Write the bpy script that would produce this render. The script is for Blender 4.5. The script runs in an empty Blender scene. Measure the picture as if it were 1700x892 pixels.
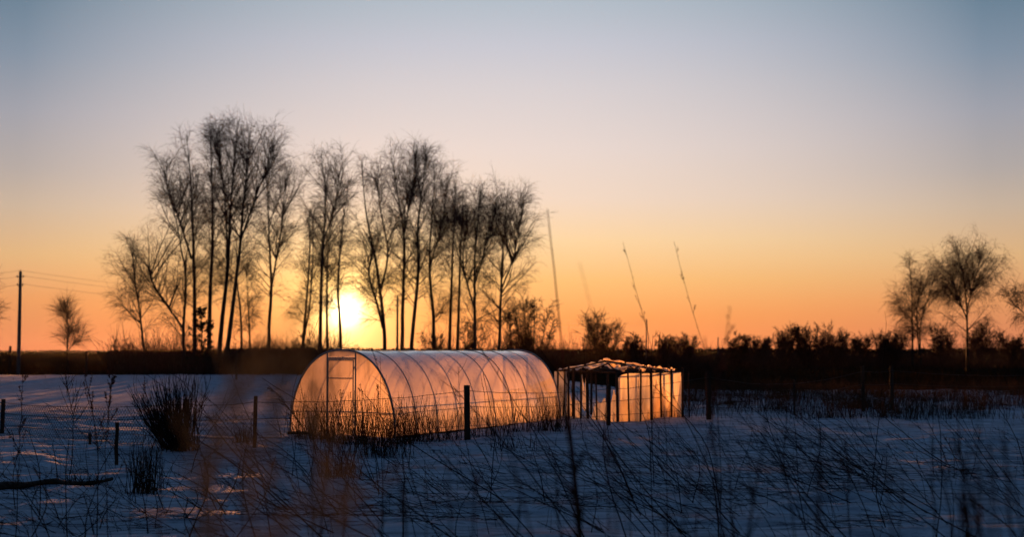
import bpy, math, random
import numpy as np

random.seed(7)
RNG = np.random.default_rng(11)
C = bpy.context.scene.collection
S = bpy.context.scene
rad = math.radians

# ------------------------------------------------------------------ camera
F_PX = 2335.0            # focal length in pixels of the 1700 px wide photograph (50 mm on full frame)
EYE = 2.0
PITCH = math.atan(137.0 / F_PX)
cam_d = bpy.data.cameras.new('camera')
cam_d.sensor_width = 36.0
cam_d.lens = 36.0 * F_PX / 1700.0
cam_d.clip_start = 0.05
cam_d.clip_end = 20000
cam_d.dof.use_dof = True
cam_d.dof.focus_distance = 23.0
cam_d.dof.aperture_fstop = 1.4
cam_d.dof.aperture_blades = 0
cam = bpy.data.objects.new('camera', cam_d)
C.objects.link(cam)
cam.location = (0, 0, EYE)
cam.rotation_euler = (math.pi / 2 + PITCH, 0, 0)
S.camera = cam

# ------------------------------------------------------------------ sky
SUN_EL = math.atan((583 - 518) / F_PX)
SUN_AZ = math.atan((573 - 850) / F_PX)           # from +Y, positive to the right
SUN_DIR = (math.sin(SUN_AZ) * math.cos(SUN_EL), math.cos(SUN_AZ) * math.cos(SUN_EL), math.sin(SUN_EL))
W = bpy.data.worlds.new('World')
S.world = W
W.use_nodes = True
nt = W.node_tree
for n in list(nt.nodes):
    nt.nodes.remove(n)


def NN(t, **kw):
    n = nt.nodes.new(t)
    for k, v in kw.items():
        setattr(n, k, v)
    return n


def lnk(a, b):
    nt.links.new(a, b)


def srgb(r, g, b):
    return tuple(((v / 255) / 12.92 if v / 255 <= .04045 else ((v / 255 + .055) / 1.055) ** 2.4) for v in (r, g, b)) + (1,)


def M_(op, a, b=None, clamp=False):
    n = nt.nodes.new('ShaderNodeMath')
    n.operation = op
    n.use_clamp = clamp
    for i, v in enumerate((a, b)):
        if v is None:
            continue
        if isinstance(v, (int, float)):
            n.inputs[i].default_value = v
        else:
            lnk(v, n.inputs[i])
    return n.outputs[0]


def MIX(fac, a, b, mode='MIX'):
    n = nt.nodes.new('ShaderNodeMix')
    n.data_type = 'RGBA'
    n.blend_type = mode
    n.clamp_factor = True
    for i, v in ((0, fac), (6, a), (7, b)):
        if isinstance(v, (int, float)):
            n.inputs[i].default_value = v
        elif isinstance(v, tuple):
            n.inputs[i].default_value = v
        else:
            lnk(v, n.inputs[i])
    return n.outputs[2]


sky = NN('ShaderNodeTexSky', sky_type='NISHITA')
sky.sun_disc = False
sky.sun_elevation = SUN_EL
sky.sun_rotation = SUN_AZ
sky.air_density = 1.0
sky.dust_density = 1.0
tc = NN('ShaderNodeTexCoord')
sep = NN('ShaderNodeSeparateXYZ')
lnk(tc.outputs['Generated'], sep.inputs[0])
Z = sep.outputs[2]


def ramp(stops):
    r = nt.nodes.new('ShaderNodeValToRGB')
    el = r.color_ramp.elements
    el[0].position, el[0].color = stops[0]
    el[1].position, el[1].color = stops[-1]
    for p, c in stops[1:-1]:
        e = el.new(p)
        e.color = c
    lnk(Z, r.inputs[0])
    return r.outputs[0]


# dusk colours by height above the horizon (sine of elevation), in front, 20 degrees aside, and behind
front = ramp([(0.0, srgb(234, 130, 80)), (0.025, srgb(243, 157, 92)), (0.05, srgb(244, 187, 120)),
              (0.078, srgb(245, 209, 162)), (0.108, srgb(236, 213, 195)), (0.143, srgb(228, 213, 207)),
              (0.185, srgb(212, 206, 209)), (0.215, srgb(196, 198, 209)), (0.245, srgb(176, 188, 200)),
              (0.33, srgb(112, 132, 155)), (0.5, srgb(74, 100, 132)), (1.0, srgb(52, 77, 110))])
side = ramp([(0.0, srgb(208, 122, 88)), (0.035, srgb(222, 150, 98)), (0.065, srgb(219, 176, 127)),
             (0.098, srgb(197, 176, 156)), (0.123, srgb(176, 167, 164)), (0.161, srgb(157, 159, 170)),
             (0.2, srgb(126, 143, 162)), (0.24, srgb(98, 125, 146)),
             (0.33, srgb(72, 94, 118)), (0.5, srgb(66, 92, 124)), (1.0, srgb(52, 77, 110))])
back = ramp([(0.0, srgb(44, 50, 68)), (0.1, srgb(62, 62, 80)), (0.2, srgb(52, 62, 84)), (0.45, srgb(56, 79, 110)), (1.0, srgb(52, 77, 110))])
# angle away from the bright part of the horizon, in azimuth
AX = rad(-0.3)
vm = NN('ShaderNodeCombineXYZ')
lnk(sep.outputs[0], vm.inputs[0])
lnk(sep.outputs[1], vm.inputs[1])
nrm = NN('ShaderNodeVectorMath', operation='NORMALIZE')
lnk(vm.outputs[0], nrm.inputs[0])
dt = NN('ShaderNodeVectorMath', operation='DOT_PRODUCT')
lnk(nrm.outputs[0], dt.inputs[0])
dt.inputs[1].default_value = (math.sin(AX), math.cos(AX), 0)
ang = M_('DIVIDE', M_('ARCCOSINE', M_('MINIMUM', dt.outputs['Value'], 1.0)), rad(19.0))
f1 = M_('POWER', M_('MINIMUM', ang, 1.0), 2.0)
f2 = M_('MULTIPLY', M_('SUBTRACT', ang, 1.0), 0.32, True)
grad = MIX(f2, MIX(f1, front, side), back)
grad = MIX(0.006, grad, sky.outputs[0])
# the glow round the sun, falling off with the angle from it
sd = NN('ShaderNodeVectorMath', operation='DOT_PRODUCT')
nv = NN('ShaderNodeVectorMath', operation='NORMALIZE')
lnk(tc.outputs['Generated'], nv.inputs[0])
lnk(nv.outputs[0], sd.inputs[0])
sd.inputs[1].default_value = SUN_DIR
th = M_('MULTIPLY', M_('ARCCOSINE', M_('MINIMUM', sd.outputs['Value'], 1.0)), 57.2958)


def glow(amp, width, col):
    g = M_('MULTIPLY', M_('EXPONENT', M_('MULTIPLY', th, -1.0 / width)), amp)
    c = nt.nodes.new('ShaderNodeCombineColor')
    for i in range(3):
        lnk(M_('MULTIPLY', g, col[i]), c.inputs[i])
    return c.outputs[0]


def ADD(a, b):
    return MIX(1.0, a, b, 'ADD')


tot = ADD(grad, glow(0.7, 2.1, (1.0, 0.55, 0.14)))
tot = ADD(tot, ADD(glow(15.0, 0.225, (1.0, 0.80, 0.50)), glow(2.6, 0.85, (1.0, 0.72, 0.26))))
hsv = NN('ShaderNodeBackground')
lnk(tot, hsv.inputs[0])
EXPOSURE = 1.8
hsv.inputs[1].default_value = 1.0 / 2 ** EXPOSURE
out = NN('ShaderNodeOutputWorld')
lnk(hsv.outputs[0], out.inputs[0])

# ------------------------------------------------------------------ sun
sun_d = bpy.data.lights.new('sun', 'SUN')
sun_d.energy = 5.0
sun_d.angle = rad(0.53)
sun_d.color = (1.0, 0.34, 0.085)
sun = bpy.data.objects.new('sun', sun_d)
C.objects.link(sun)
sun.rotation_euler = (math.pi / 2 - SUN_EL, 0, math.pi - SUN_AZ)

S.view_settings.view_transform = 'Standard'
S.view_settings.look = 'None'
S.view_settings.exposure = EXPOSURE
S.view_settings.gamma = 1.0
S.cycles.use_denoising = True
S.cycles.max_bounces = 10
S.cycles.transparent_max_bounces = 24
S.cycles.transmission_bounces = 8
S.cycles.sample_clamp_indirect = 4.0


# ------------------------------------------------------------------ helpers
def ray(px, py):
    """Direction of a pixel of the 1700x892 photograph, as seen by the camera, in world axes."""
    x = (px - 850.0) / F_PX
    z = (446.0 - py) / F_PX
    c, s = math.cos(PITCH), math.sin(PITCH)
    return np.array([x, c - z * s, s + z * c])


def at(px, py, D):
    """The point D metres ahead that the photograph shows at this pixel."""
    r = ray(px, py)
    k = D / r[1]
    return np.array([r[0] * k, D, EYE + r[2] * k])


def dist(py):
    """How far ahead the ground lies that the photograph shows at this row."""
    r = ray(850, py)
    return -EYE * r[1] / r[2]


def on_ground(px, py):
    D = dist(py)
    p = at(px, py, D)
    return np.array([p[0], D])


def _hash(ix, iy, seed):
    h = (ix.astype(np.int64) * 374761393 + iy.astype(np.int64) * 668265263 + seed * 974634777) & 0xffffffff
    h = ((h ^ (h >> 13)) * 1274126177) & 0xffffffff
    return ((h ^ (h >> 16)) & 0xffff) / 65535.0


def vnoise(x, y, seed=0):
    x = np.asarray(x, float)
    y = np.asarray(y, float)
    ix, iy = np.floor(x), np.floor(y)
    fx, fy = x - ix, y - iy
    fx, fy = fx * fx * (3 - 2 * fx), fy * fy * (3 - 2 * fy)
    a, b = _hash(ix, iy, seed), _hash(ix + 1, iy, seed)
    c, d = _hash(ix, iy + 1, seed), _hash(ix + 1, iy + 1, seed)
    return (a * (1 - fx) + b * fx) * (1 - fy) + (c * (1 - fx) + d * fx) * fy


def fbm(x, y, seed=0, o=4):
    t, a, s = 0, 0.5, 0
    for k in range(o):
        t = t + a * vnoise(x, y, seed + k)
        s += a
        a *= .5
        x, y = x * 2.03, y * 2.03
    return t / s - 0.5


def snow_h(x, y):
    x = np.asarray(x, float)
    y = np.asarray(y, float)
    z = 0.06 + 0.16 * fbm(x / 5.0, y / 6.0, 3) + 0.10 * fbm(x / 1.2, y / 0.8, 9, 4) + .20 * fbm(x / 1.3 + .3 * y, y / .65, 71, 4) * np.clip((60 - y) / 30, 0, 1) + .03 * np.sin(y * 2.1 + 4 * fbm(x / 3, y / 3, 21) * 3) * (0.5 + fbm(x / 4, y / 4, 33))
    z = z + 0.10 * np.exp(-((x + 6.0) / 3.0) ** 2 - ((y - 27.0) / 1.2) ** 2)
    z = np.where(z < .07, .03 + .04 * np.exp(np.minimum(z - .07, 0) / .04), z)
    # the cover breaks up into rough grass on the right and ends along a ragged edge
    right = np.clip((x - 1.0) / 5.0, 0, 1)
    edge = 117.0 - 47.0 * right + 16 * fbm(x / 14.0, y / 30.0, 41)
    z = z - np.clip((y - edge) / 7.0, 0, 1) * 0.35
    patch = np.clip(fbm(x / .9, y / 2.2, 55) * 4.0 - 0.5, 0, 1) * right * np.clip((y - 40) / 14.0, 0, 1)
    return z - 0.32 * patch


def snow_at(x, y):
    return float(max(snow_h(np.array([x]), np.array([y]))[0], 0.0))


class Acc:
    """Collects geometry for ONE mesh object."""

    def __init__(self):
        self.v, self.q, self.t, self.n = [], [], [], 0

    def add(self, V, Q=None, T=None):
        V = np.asarray(V, float).reshape(-1, 3)
        if Q is not None and len(Q):
            self.q.append(np.asarray(Q, int).reshape(-1, 4) + self.n)
        if T is not None and len(T):
            self.t.append(np.asarray(T, int).reshape(-1, 3) + self.n)
        self.v.append(V)
        self.n += len(V)

    def tubes(self, P, R, sides=3):
        """P (N,n,3) centre lines, R (N,n) radii."""
        P = np.asarray(P, float)
        R = np.asarray(R, float)
        if P.ndim == 2:
            P, R = P[None], R[None]
        N, n, _ = P.shape
        if N == 0:
            return
        T = np.gradient(P, axis=1)
        T /= np.linalg.norm(T, axis=2, keepdims=True) + 1e-9
        mean = P[:, -1] - P[:, 0]
        mean /= np.linalg.norm(mean, axis=1, keepdims=True) + 1e-9
        ref = np.where(np.abs(mean[:, 2:3]) < .8, np.array([[0, 0, 1.0]]), np.array([[1.0, 0.2, 0]]))
        A = np.cross(T, ref[:, None, :])
        A /= np.linalg.norm(A, axis=2, keepdims=True) + 1e-9
        B = np.cross(T, A)
        th = np.arange(sides) * 2 * math.pi / sides
        V = P[:, :, None, :] + R[:, :, None, None] * (A[:, :, None, :] * np.cos(th)[None, None, :, None] + B[:, :, None, :] * np.sin(th)[None, None, :, None])
        base = (np.arange(N) * n * sides)[:, None, None] + (np.arange(n - 1) * sides)[None, :, None]
        k = np.arange(sides)[None, None, :]
        k2 = (k + 1) % sides
        Q = np.stack([base + k, base + k2, base + sides + k2, base + sides + k], axis=-1)
        self.add(V, Q=Q)

    def box(self, c, s, rz=0.0, lean=(0, 0), top=1.0):
        x, y, z = s[0] / 2, s[1] / 2, s[2] / 2
        V = []
        for k, (sx, sy, sz) in enumerate([(-1, -1, -1), (1, -1, -1), (1, 1, -1), (-1, 1, -1), (-1, -1, 1), (1, -1, 1), (1, 1, 1), (-1, 1, 1)]):
            f = top if sz > 0 else 1.0
            a, b = sx * x * f, sy * y * f
            V.append([c[0] + a * math.cos(rz) - b * math.sin(rz) + (lean[0] if sz > 0 else 0),
                      c[1] + a * math.sin(rz) + b * math.cos(rz) + (lean[1] if sz > 0 else 0), c[2] + sz * z])
        self.add(V, Q=[(0, 3, 2, 1), (4, 5, 6, 7), (0, 1, 5, 4), (1, 2, 6, 5), (2, 3, 7, 6), (3, 0, 4, 7)])

    def seeds(self, P, D, L, r):
        """little spindle-shaped buds at P (N,3) pointing along D with length L (N) and radius r (N)."""
        P, D = np.asarray(P, float), np.asarray(D, float)
        N = len(P)
        if N == 0:
            return
        D = D / (np.linalg.norm(D, axis=1, keepdims=True) + 1e-9)
        A = np.cross(D, np.array([[.3, .8, .2]]))
        A /= np.linalg.norm(A, axis=1, keepdims=True) + 1e-9
        B = np.cross(D, A)
        L, r = np.broadcast_to(L, N)[:, None], np.broadcast_to(r, N)[:, None]
        mid = P + D * L * .45
        V = np.stack([P, mid + A * r, mid + B * r, mid - A * r, mid - B * r, P + D * L], axis=1)
        b = (np.arange(N) * 6)[:, None, None]
        T = np.array([(0, 2, 1), (0, 3, 2), (0, 4, 3), (0, 1, 4), (5, 1, 2), (5, 2, 3), (5, 3, 4), (5, 4, 1)])[None] + b
        self.add(V, T=T)

    def blades(self, P, H, w, lean, seed=1):
        """upright bent grass blades, two triangles and a tip each."""
        r = np.random.default_rng(seed)
        N = len(P)
        a = r.uniform(0, math.pi * 2, N)
        la = r.uniform(0, math.pi * 2, N)
        dx = np.stack([np.cos(a), np.sin(a), np.zeros(N)], 1) * np.broadcast_to(w, N)[:, None] * .5
        le = np.stack([np.cos(la), np.sin(la), np.zeros(N)], 1) * (np.asarray(H) * np.broadcast_to(lean, N) * r.uniform(.3, 1, N))[:, None]
        up = np.zeros((N, 3))
        up[:, 2] = H
        V = np.stack([P - dx, P + dx, P + up * .6 + le * .35 + dx * .7, P + up * .6 + le * .35 - dx * .7, P + up + le], 1)
        b = (np.arange(N) * 5)[:, None]
        self.add(V, Q=np.array([[0, 1, 2, 3]]) + b, T=np.array([[3, 2, 4]]) + b)

    def build(self, name, mat, parent=None, smooth=False, loc=None):
        V = np.concatenate(self.v) if self.v else np.zeros((0, 3))
        if loc is not None:
            V = V - np.asarray(loc, float)[None]
        q = np.concatenate(self.q) if self.q else np.zeros((0, 4), int)
        t = np.concatenate(self.t) if self.t else np.zeros((0, 3), int)
        me = bpy.data.meshes.new(name)
        me.vertices.add(len(V))
        me.vertices.foreach_set('co', V.astype(np.float32).ravel())
        nl = len(q) * 4 + len(t) * 3
        me.loops.add(nl)
        me.loops.foreach_set('vertex_index', np.concatenate([q.ravel(), t.ravel()]).astype(np.int32))
        me.polygons.add(len(q) + len(t))
        st = np.concatenate([np.arange(len(q)) * 4, len(q) * 4 + np.arange(len(t)) * 3]).astype(np.int32)
        me.polygons.foreach_set('loop_start', st)
        me.polygons.foreach_set('use_smooth', np.full(len(q) + len(t), smooth))
        me.update(calc_edges=True)
        me.validate()
        me.materials.append(mat)
        o = bpy.data.objects.new(name, me)
        C.objects.link(o)
        if parent is not None:
            o.parent = parent
        elif loc is not None:
            o.location = loc
        return o


def tag(o, label=None, cat=None, group=None, kind=None):
    for k, v in (('label', label), ('category', cat), ('group', group), ('kind', kind)):
        if v:
            o[k] = v
    return o


def thing(name, loc, label, cat, group=None):
    o = bpy.data.objects.new(name, None)
    o.empty_display_size = .3
    C.objects.link(o)
    o.location = loc
    return tag(o, label, cat, group)


# ------------------------------------------------------------------ materials
def new_mat(name):
    m = bpy.data.materials.new(name)
    m.use_nodes = True
    t = m.node_tree
    for n in list(t.nodes):
        t.nodes.remove(n)
    o = t.nodes.new('ShaderNodeOutputMaterial')
    return m, t, o


def noise(t, scale, detail=4, coord='Object', stretch=(1, 1, 1), dist_=0.0):
    tcn = t.nodes.new('ShaderNodeTexCoord')
    mp = t.nodes.new('ShaderNodeMapping')
    mp.inputs['Scale'].default_value = stretch
    t.links.new(tcn.outputs[coord], mp.inputs[0])
    n = t.nodes.new('ShaderNodeTexNoise')
    n.inputs['Scale'].default_value = scale
    n.inputs['Detail'].default_value = detail
    n.inputs['Distortion'].default_value = dist_
    t.links.new(mp.outputs[0], n.inputs['Vector'])
    return n.outputs['Fac']


def cramp(t, fac, stops):
    r = t.nodes.new('ShaderNodeValToRGB')
    el = r.color_ramp.elements
    el[0].position, el[0].color = stops[0][0], (*stops[0][1], 1)
    el[1].position, el[1].color = stops[-1][0], (*stops[-1][1], 1)
    for p, c in stops[1:-1]:
        e = el.new(p)
        e.color = (*c, 1)
    t.links.new(fac, r.inputs[0])
    return r.outputs[0]


def solid(name, c1, c2, scale=6, rough=.8, stretch=(1, 1, 1), bump=.3, metal=0.0, dist_=.01):
    m, t, o = new_mat(name)
    b = t.nodes.new('ShaderNodeBsdfPrincipled')
    n = noise(t, scale, 5, stretch=stretch)
    t.links.new(cramp(t, n, [(0.3, c1), (0.7, c2)]), b.inputs['Base Color'])
    b.inputs['Roughness'].default_value = rough
    b.inputs['Metallic'].default_value = metal
    b.inputs['Specular IOR Level'].default_value = .5 if metal or rough < .7 else (0.0 if rough > .92 else .15)
    bu = t.nodes.new('ShaderNodeBump')
    bu.inputs['Strength'].default_value = bump
    bu.inputs['Distance'].default_value = dist_
    t.links.new(n, bu.inputs['Height'])
    t.links.new(bu.outputs[0], b.inputs['Normal'])
    t.links.new(b.outputs[0], o.inputs[0])
    return m


def leafy(name, c1, c2, trans, scale=3):
    """thin dry plant matter that lets some light through"""
    m, t, o = new_mat(name)
    col = cramp(t, noise(t, scale, 3), [(0.3, c1), (0.7, c2)])
    d = t.nodes.new('ShaderNodeBsdfDiffuse')
    tr = t.nodes.new('ShaderNodeBsdfTranslucent')
    mx = t.nodes.new('ShaderNodeMixShader')
    mx.inputs[0].default_value = trans
    t.links.new(col, d.inputs[0])
    t.links.new(col, tr.inputs[0])
    t.links.new(d.outputs[0], mx.inputs[1])
    t.links.new(tr.outputs[0], mx.inputs[2])
    t.links.new(mx.outputs[0], o.inputs[0])
    return m


def sheet_mat(name, tint, clear, gloss_rough, streak=(1, 1, .15), lo=.55, spec=1.0, diff=.22, trans=.75):
    """thin cloudy plastic: some light goes straight through, most is scattered, the surface reflects at a slant"""
    m, t, o = new_mat(name)
    n = noise(t, 3.2, 6, stretch=streak, dist_=.4)
    tree_shade = noise(t, 1.0, 4, stretch=(1, 1, .55), dist_=1.4)  # broad dark blotches painted into the colour, imitating soft tree shadows
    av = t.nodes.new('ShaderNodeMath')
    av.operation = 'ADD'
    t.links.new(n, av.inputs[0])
    t.links.new(tree_shade, av.inputs[1])
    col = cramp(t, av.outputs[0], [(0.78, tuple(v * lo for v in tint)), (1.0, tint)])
    tr = t.nodes.new('ShaderNodeBsdfTranslucent')
    t.links.new(col, tr.inputs[0])
    df = t.nodes.new('ShaderNodeBsdfDiffuse')
    t.links.new(col, df.inputs[0])
    sc = t.nodes.new('ShaderNodeMixShader')
    sc.inputs[0].default_value = trans
    t.links.new(df.outputs[0], sc.inputs[1])
    t.links.new(tr.outputs[0], sc.inputs[2])
    tp = t.nodes.new('ShaderNodeBsdfTransparent')
    tp.inputs[0].default_value = (*tint, 1)
    m1 = t.nodes.new('ShaderNodeMixShader')
    m1.inputs[0].default_value = clear
    t.links.new(sc.outputs[0], m1.inputs[1])
    t.links.new(tp.outputs[0], m1.inputs[2])
    gl = t.nodes.new('ShaderNodeBsdfGlossy')
    gl.inputs['Roughness'].default_value = gloss_rough
    fr = t.nodes.new('ShaderNodeLayerWeight')
    fr.inputs['Blend'].default_value = 0.5
    pw = t.nodes.new('ShaderNodeMath')
    pw.operation = 'POWER'
    t.links.new(fr.outputs['Facing'], pw.inputs[0])
    pw.inputs[1].default_value = 2.1
    mu = t.nodes.new('ShaderNodeMath')
    mu.operation = 'MULTIPLY_ADD'
    mu.use_clamp = True
    t.links.new(pw.outputs[0], mu.inputs[0])
    mu.inputs[1].default_value = spec * .85
    mu.inputs[2].default_value = .04 * spec
    m2 = t.nodes.new('ShaderNodeMixShader')
    t.links.new(mu.outputs[0], m2.inputs[0])
    t.links.new(m1.outputs[0], m2.inputs[1])
    t.links.new(gl.outputs[0], m2.inputs[2])
    t.links.new(m2.outputs[0], o.inputs[0])
    return m


def snow_mat():
    m, t, o = new_mat('snow')
    b = t.nodes.new('ShaderNodeBsdfPrincipled')
    n1 = noise(t, 1.6, 9, stretch=(.7, 2.4, 1), dist_=.9)
    n2 = noise(t, 26, 4, stretch=(1, 1.6, 1))
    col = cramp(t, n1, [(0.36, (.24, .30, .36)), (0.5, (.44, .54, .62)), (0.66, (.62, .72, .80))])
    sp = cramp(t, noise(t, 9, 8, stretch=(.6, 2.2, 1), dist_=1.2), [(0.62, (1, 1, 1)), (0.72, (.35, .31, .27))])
    mx = t.nodes.new('ShaderNodeMix')
    mx.data_type = 'RGBA'
    mx.blend_type = 'MULTIPLY'
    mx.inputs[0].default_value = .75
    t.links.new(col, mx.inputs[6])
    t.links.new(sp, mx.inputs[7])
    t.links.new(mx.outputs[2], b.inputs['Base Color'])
    b.inputs['Roughness'].default_value = .8
    b.inputs['Specular IOR Level'].default_value = .08
    bu = t.nodes.new('ShaderNodeBump')
    bu.inputs['Strength'].default_value = 1.0
    bu.inputs['Distance'].default_value = .09
    ad = t.nodes.new('ShaderNodeMath')
    ad.operation = 'ADD'
    t.links.new(noise(t, 5.5, 9, stretch=(.55, 1.5, 1), dist_=.7), ad.inputs[0])
    t.links.new(n2, ad.inputs[1])
    t.links.new(ad.outputs[0], bu.inputs['Height'])
    t.links.new(bu.outputs[0], b.inputs['Normal'])
    t.links.new(b.outputs[0], o.inputs[0])
    return m


MAT = dict(
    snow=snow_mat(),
    field=solid('rough_field', (.010, .008, .005), (.026, .019, .010), .6, .95, bump=.5, dist_=.1),
    bark=solid('birch_bark', (.018, .013, .010), (.065, .050, .040), 5, .85, (1, 1, .3), .4),
    twig=solid('twig', (.028, .014, .009), (.05, .026, .016), 4, .8),
    oak=solid('dark_bark', (.014, .010, .008), (.035, .026, .018), 4, .9),
    post=solid('weathered_wood', (.018, .012, .008), (.055, .036, .024), 12, .85, (1, 1, .15), .6),
    stem=solid('dry_stem', (.012, .008, .006), (.036, .022, .014), 8, .93),
    stemred=solid('red_stem', (.035, .014, .010), (.080, .032, .022), 8, .93),
    seed=leafy('dry_seed', (.06, .030, .020), (.13, .065, .045), .45),
    grass=leafy('dry_grass', (.012, .009, .005), (.026, .019, .010), .08, .5),
    grassnear=leafy('dry_grass_near', (.022, .015, .009), (.055, .037, .022), .12, 2),
    plume=leafy('reed_plume', (.24, .22, .13), (.34, .31, .19), .6, 4),
    steel=solid('galvanised_steel', (.20, .19, .18), (.34, .33, .32), 14, .5, metal=.7, bump=.1),
    wire=solid('wire', (.012, .010, .010), (.03, .026, .024), 30, .6, metal=.5, bump=0),
    concrete=solid('concrete', (.07, .065, .06), (.13, .12, .11), 8, .9),
    porcelain=solid('porcelain', (.10, .07, .05), (.16, .11, .08), 8, .3, bump=0),
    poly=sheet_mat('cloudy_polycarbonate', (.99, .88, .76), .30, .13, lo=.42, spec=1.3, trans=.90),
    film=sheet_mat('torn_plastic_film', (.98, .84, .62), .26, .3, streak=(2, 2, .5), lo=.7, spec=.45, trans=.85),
    plank=solid('old_plank', (.016, .012, .009), (.05, .04, .03), 10, .9, (.2, 2, 2), .6),
    needles=solid('dark_needles', (.008, .012, .006), (.022, .030, .014), 5, .85),
    rustpaint=solid('dull_barrel', (.02, .03, .045), (.05, .07, .09), 6, .6),
    wood=solid('far_wood', (.008, .007, .005), (.02, .016, .011), .05, .95, bump=0),
)

# ------------------------------------------------------------------ the ground
a = Acc()
xs = np.concatenate([[-3000, -1800, -1000], np.linspace(-500, 500, 41), [1000, 1800, 3000]])
ys = np.concatenate([[-300, -60, -20, 0], np.linspace(20, 420, 60), [500, 700, 1000, 1600, 2300, 3200]])
X, Y = np.meshgrid(xs, ys)
Zg = np.where((Y > 60) & (Y < 600), .18 * fbm(X / 19, Y / 15, 5), 0) - .02 + np.where((Y > 120) & (Y < 600), .25 * fbm(X / 40, Y / 22, 8), 0)
nr, nc = X.shape
i, j = np.meshgrid(np.arange(nr - 1), np.arange(nc - 1), indexing='ij')
k = i * nc + j
a.add(np.stack([X, Y, np.minimum(Zg, .02)], -1), Q=np.stack([k, k + 1, k + nc + 1, k + nc], -1))
tag(a.build('ground', MAT['field'], smooth=True), kind='structure')

a = Acc()
ys = np.concatenate([np.linspace(-12, 8, 20)[:-1], np.linspace(8, 46, 260)[:-1], np.linspace(46, 150, 120)])
us = np.linspace(-1, 1, 400)
Y = np.repeat(ys[:, None], len(us), 1)
X = (16 + .55 * np.maximum(Y, 0)) * us[None, :]
nr, nc = X.shape
i, j = np.meshgrid(np.arange(nr - 1), np.arange(nc - 1), indexing='ij')
k = i * nc + j
Zs = snow_h(X, Y)
q = np.stack([k, k + 1, k + nc + 1, k + nc], -1).reshape(-1, 4)
keep = Zs.ravel()[q].max(1) > -.12
a.add(np.stack([X, Y, Zs], -1), Q=q[keep])
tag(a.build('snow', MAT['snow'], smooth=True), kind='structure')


# ------------------------------------------------------------------ branching plants
def norm(v):
    return v / (np.linalg.norm(v, axis=-1, keepdims=True) + 1e-9)


def grow(r, P0, D0, L, n, curl, wig):
    """N shoots at once: start P0, direction D0, length L, n points; curl (3,) or (N,3) bends them along the way."""
    N = len(P0)
    P = np.zeros((N, n, 3))
    P[:, 0] = P0
    d = norm(D0)
    step = (np.broadcast_to(L, N) / (n - 1))[:, None]
    for i_ in range(1, n):
        d = norm(d + np.asarray(curl) / (n - 1) + r.normal(0, wig, (N, 3)))
        P[:, i_] = P[:, i_ - 1] + d * step
    return P


def along(P, idx, t):
    """points and directions at parameter t (0..1) on polylines P[idx]"""
    n = P.shape[1]
    f = t * (n - 1)
    i_ = np.minimum(f.astype(int), n - 2)
    w = (f - i_)[:, None]
    A, B = P[idx, i_], P[idx, i_ + 1]
    return A * (1 - w) + B * w, norm(B - A)


def side_dirs(r, d, ang_lo, ang_hi):
    N = len(d)
    ref = norm(r.normal(0, 1, (N, 3)))
    s = norm(np.cross(d, ref))
    an = r.uniform(ang_lo, ang_hi, N)[:, None]
    return norm(d * np.cos(an) + s * np.sin(an))


def smooth_path(ctrl, n):
    ctrl = np.asarray(ctrl, float)
    m = len(ctrl)
    if m == 2:
        t = np.linspace(0, 1, n)[:, None]
        return ctrl[0] * (1 - t) + ctrl[1] * t
    e = np.vstack([2 * ctrl[0] - ctrl[1], ctrl, 2 * ctrl[-1] - ctrl[-2]])
    outp = []
    for u in np.linspace(0, m - 1 - 1e-6, n):
        i_ = int(u)
        w = u - i_
        p0, p1, p2, p3 = e[i_], e[i_ + 1], e[i_ + 2], e[i_ + 3]
        outp.append(.5 * (2 * p1 + (p2 - p0) * w + (2 * p0 - 5 * p1 + 4 * p2 - p3) * w ** 2 + (3 * p1 - p0 - 3 * p2 + p3) * w ** 3))
    return np.array(outp)


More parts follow.
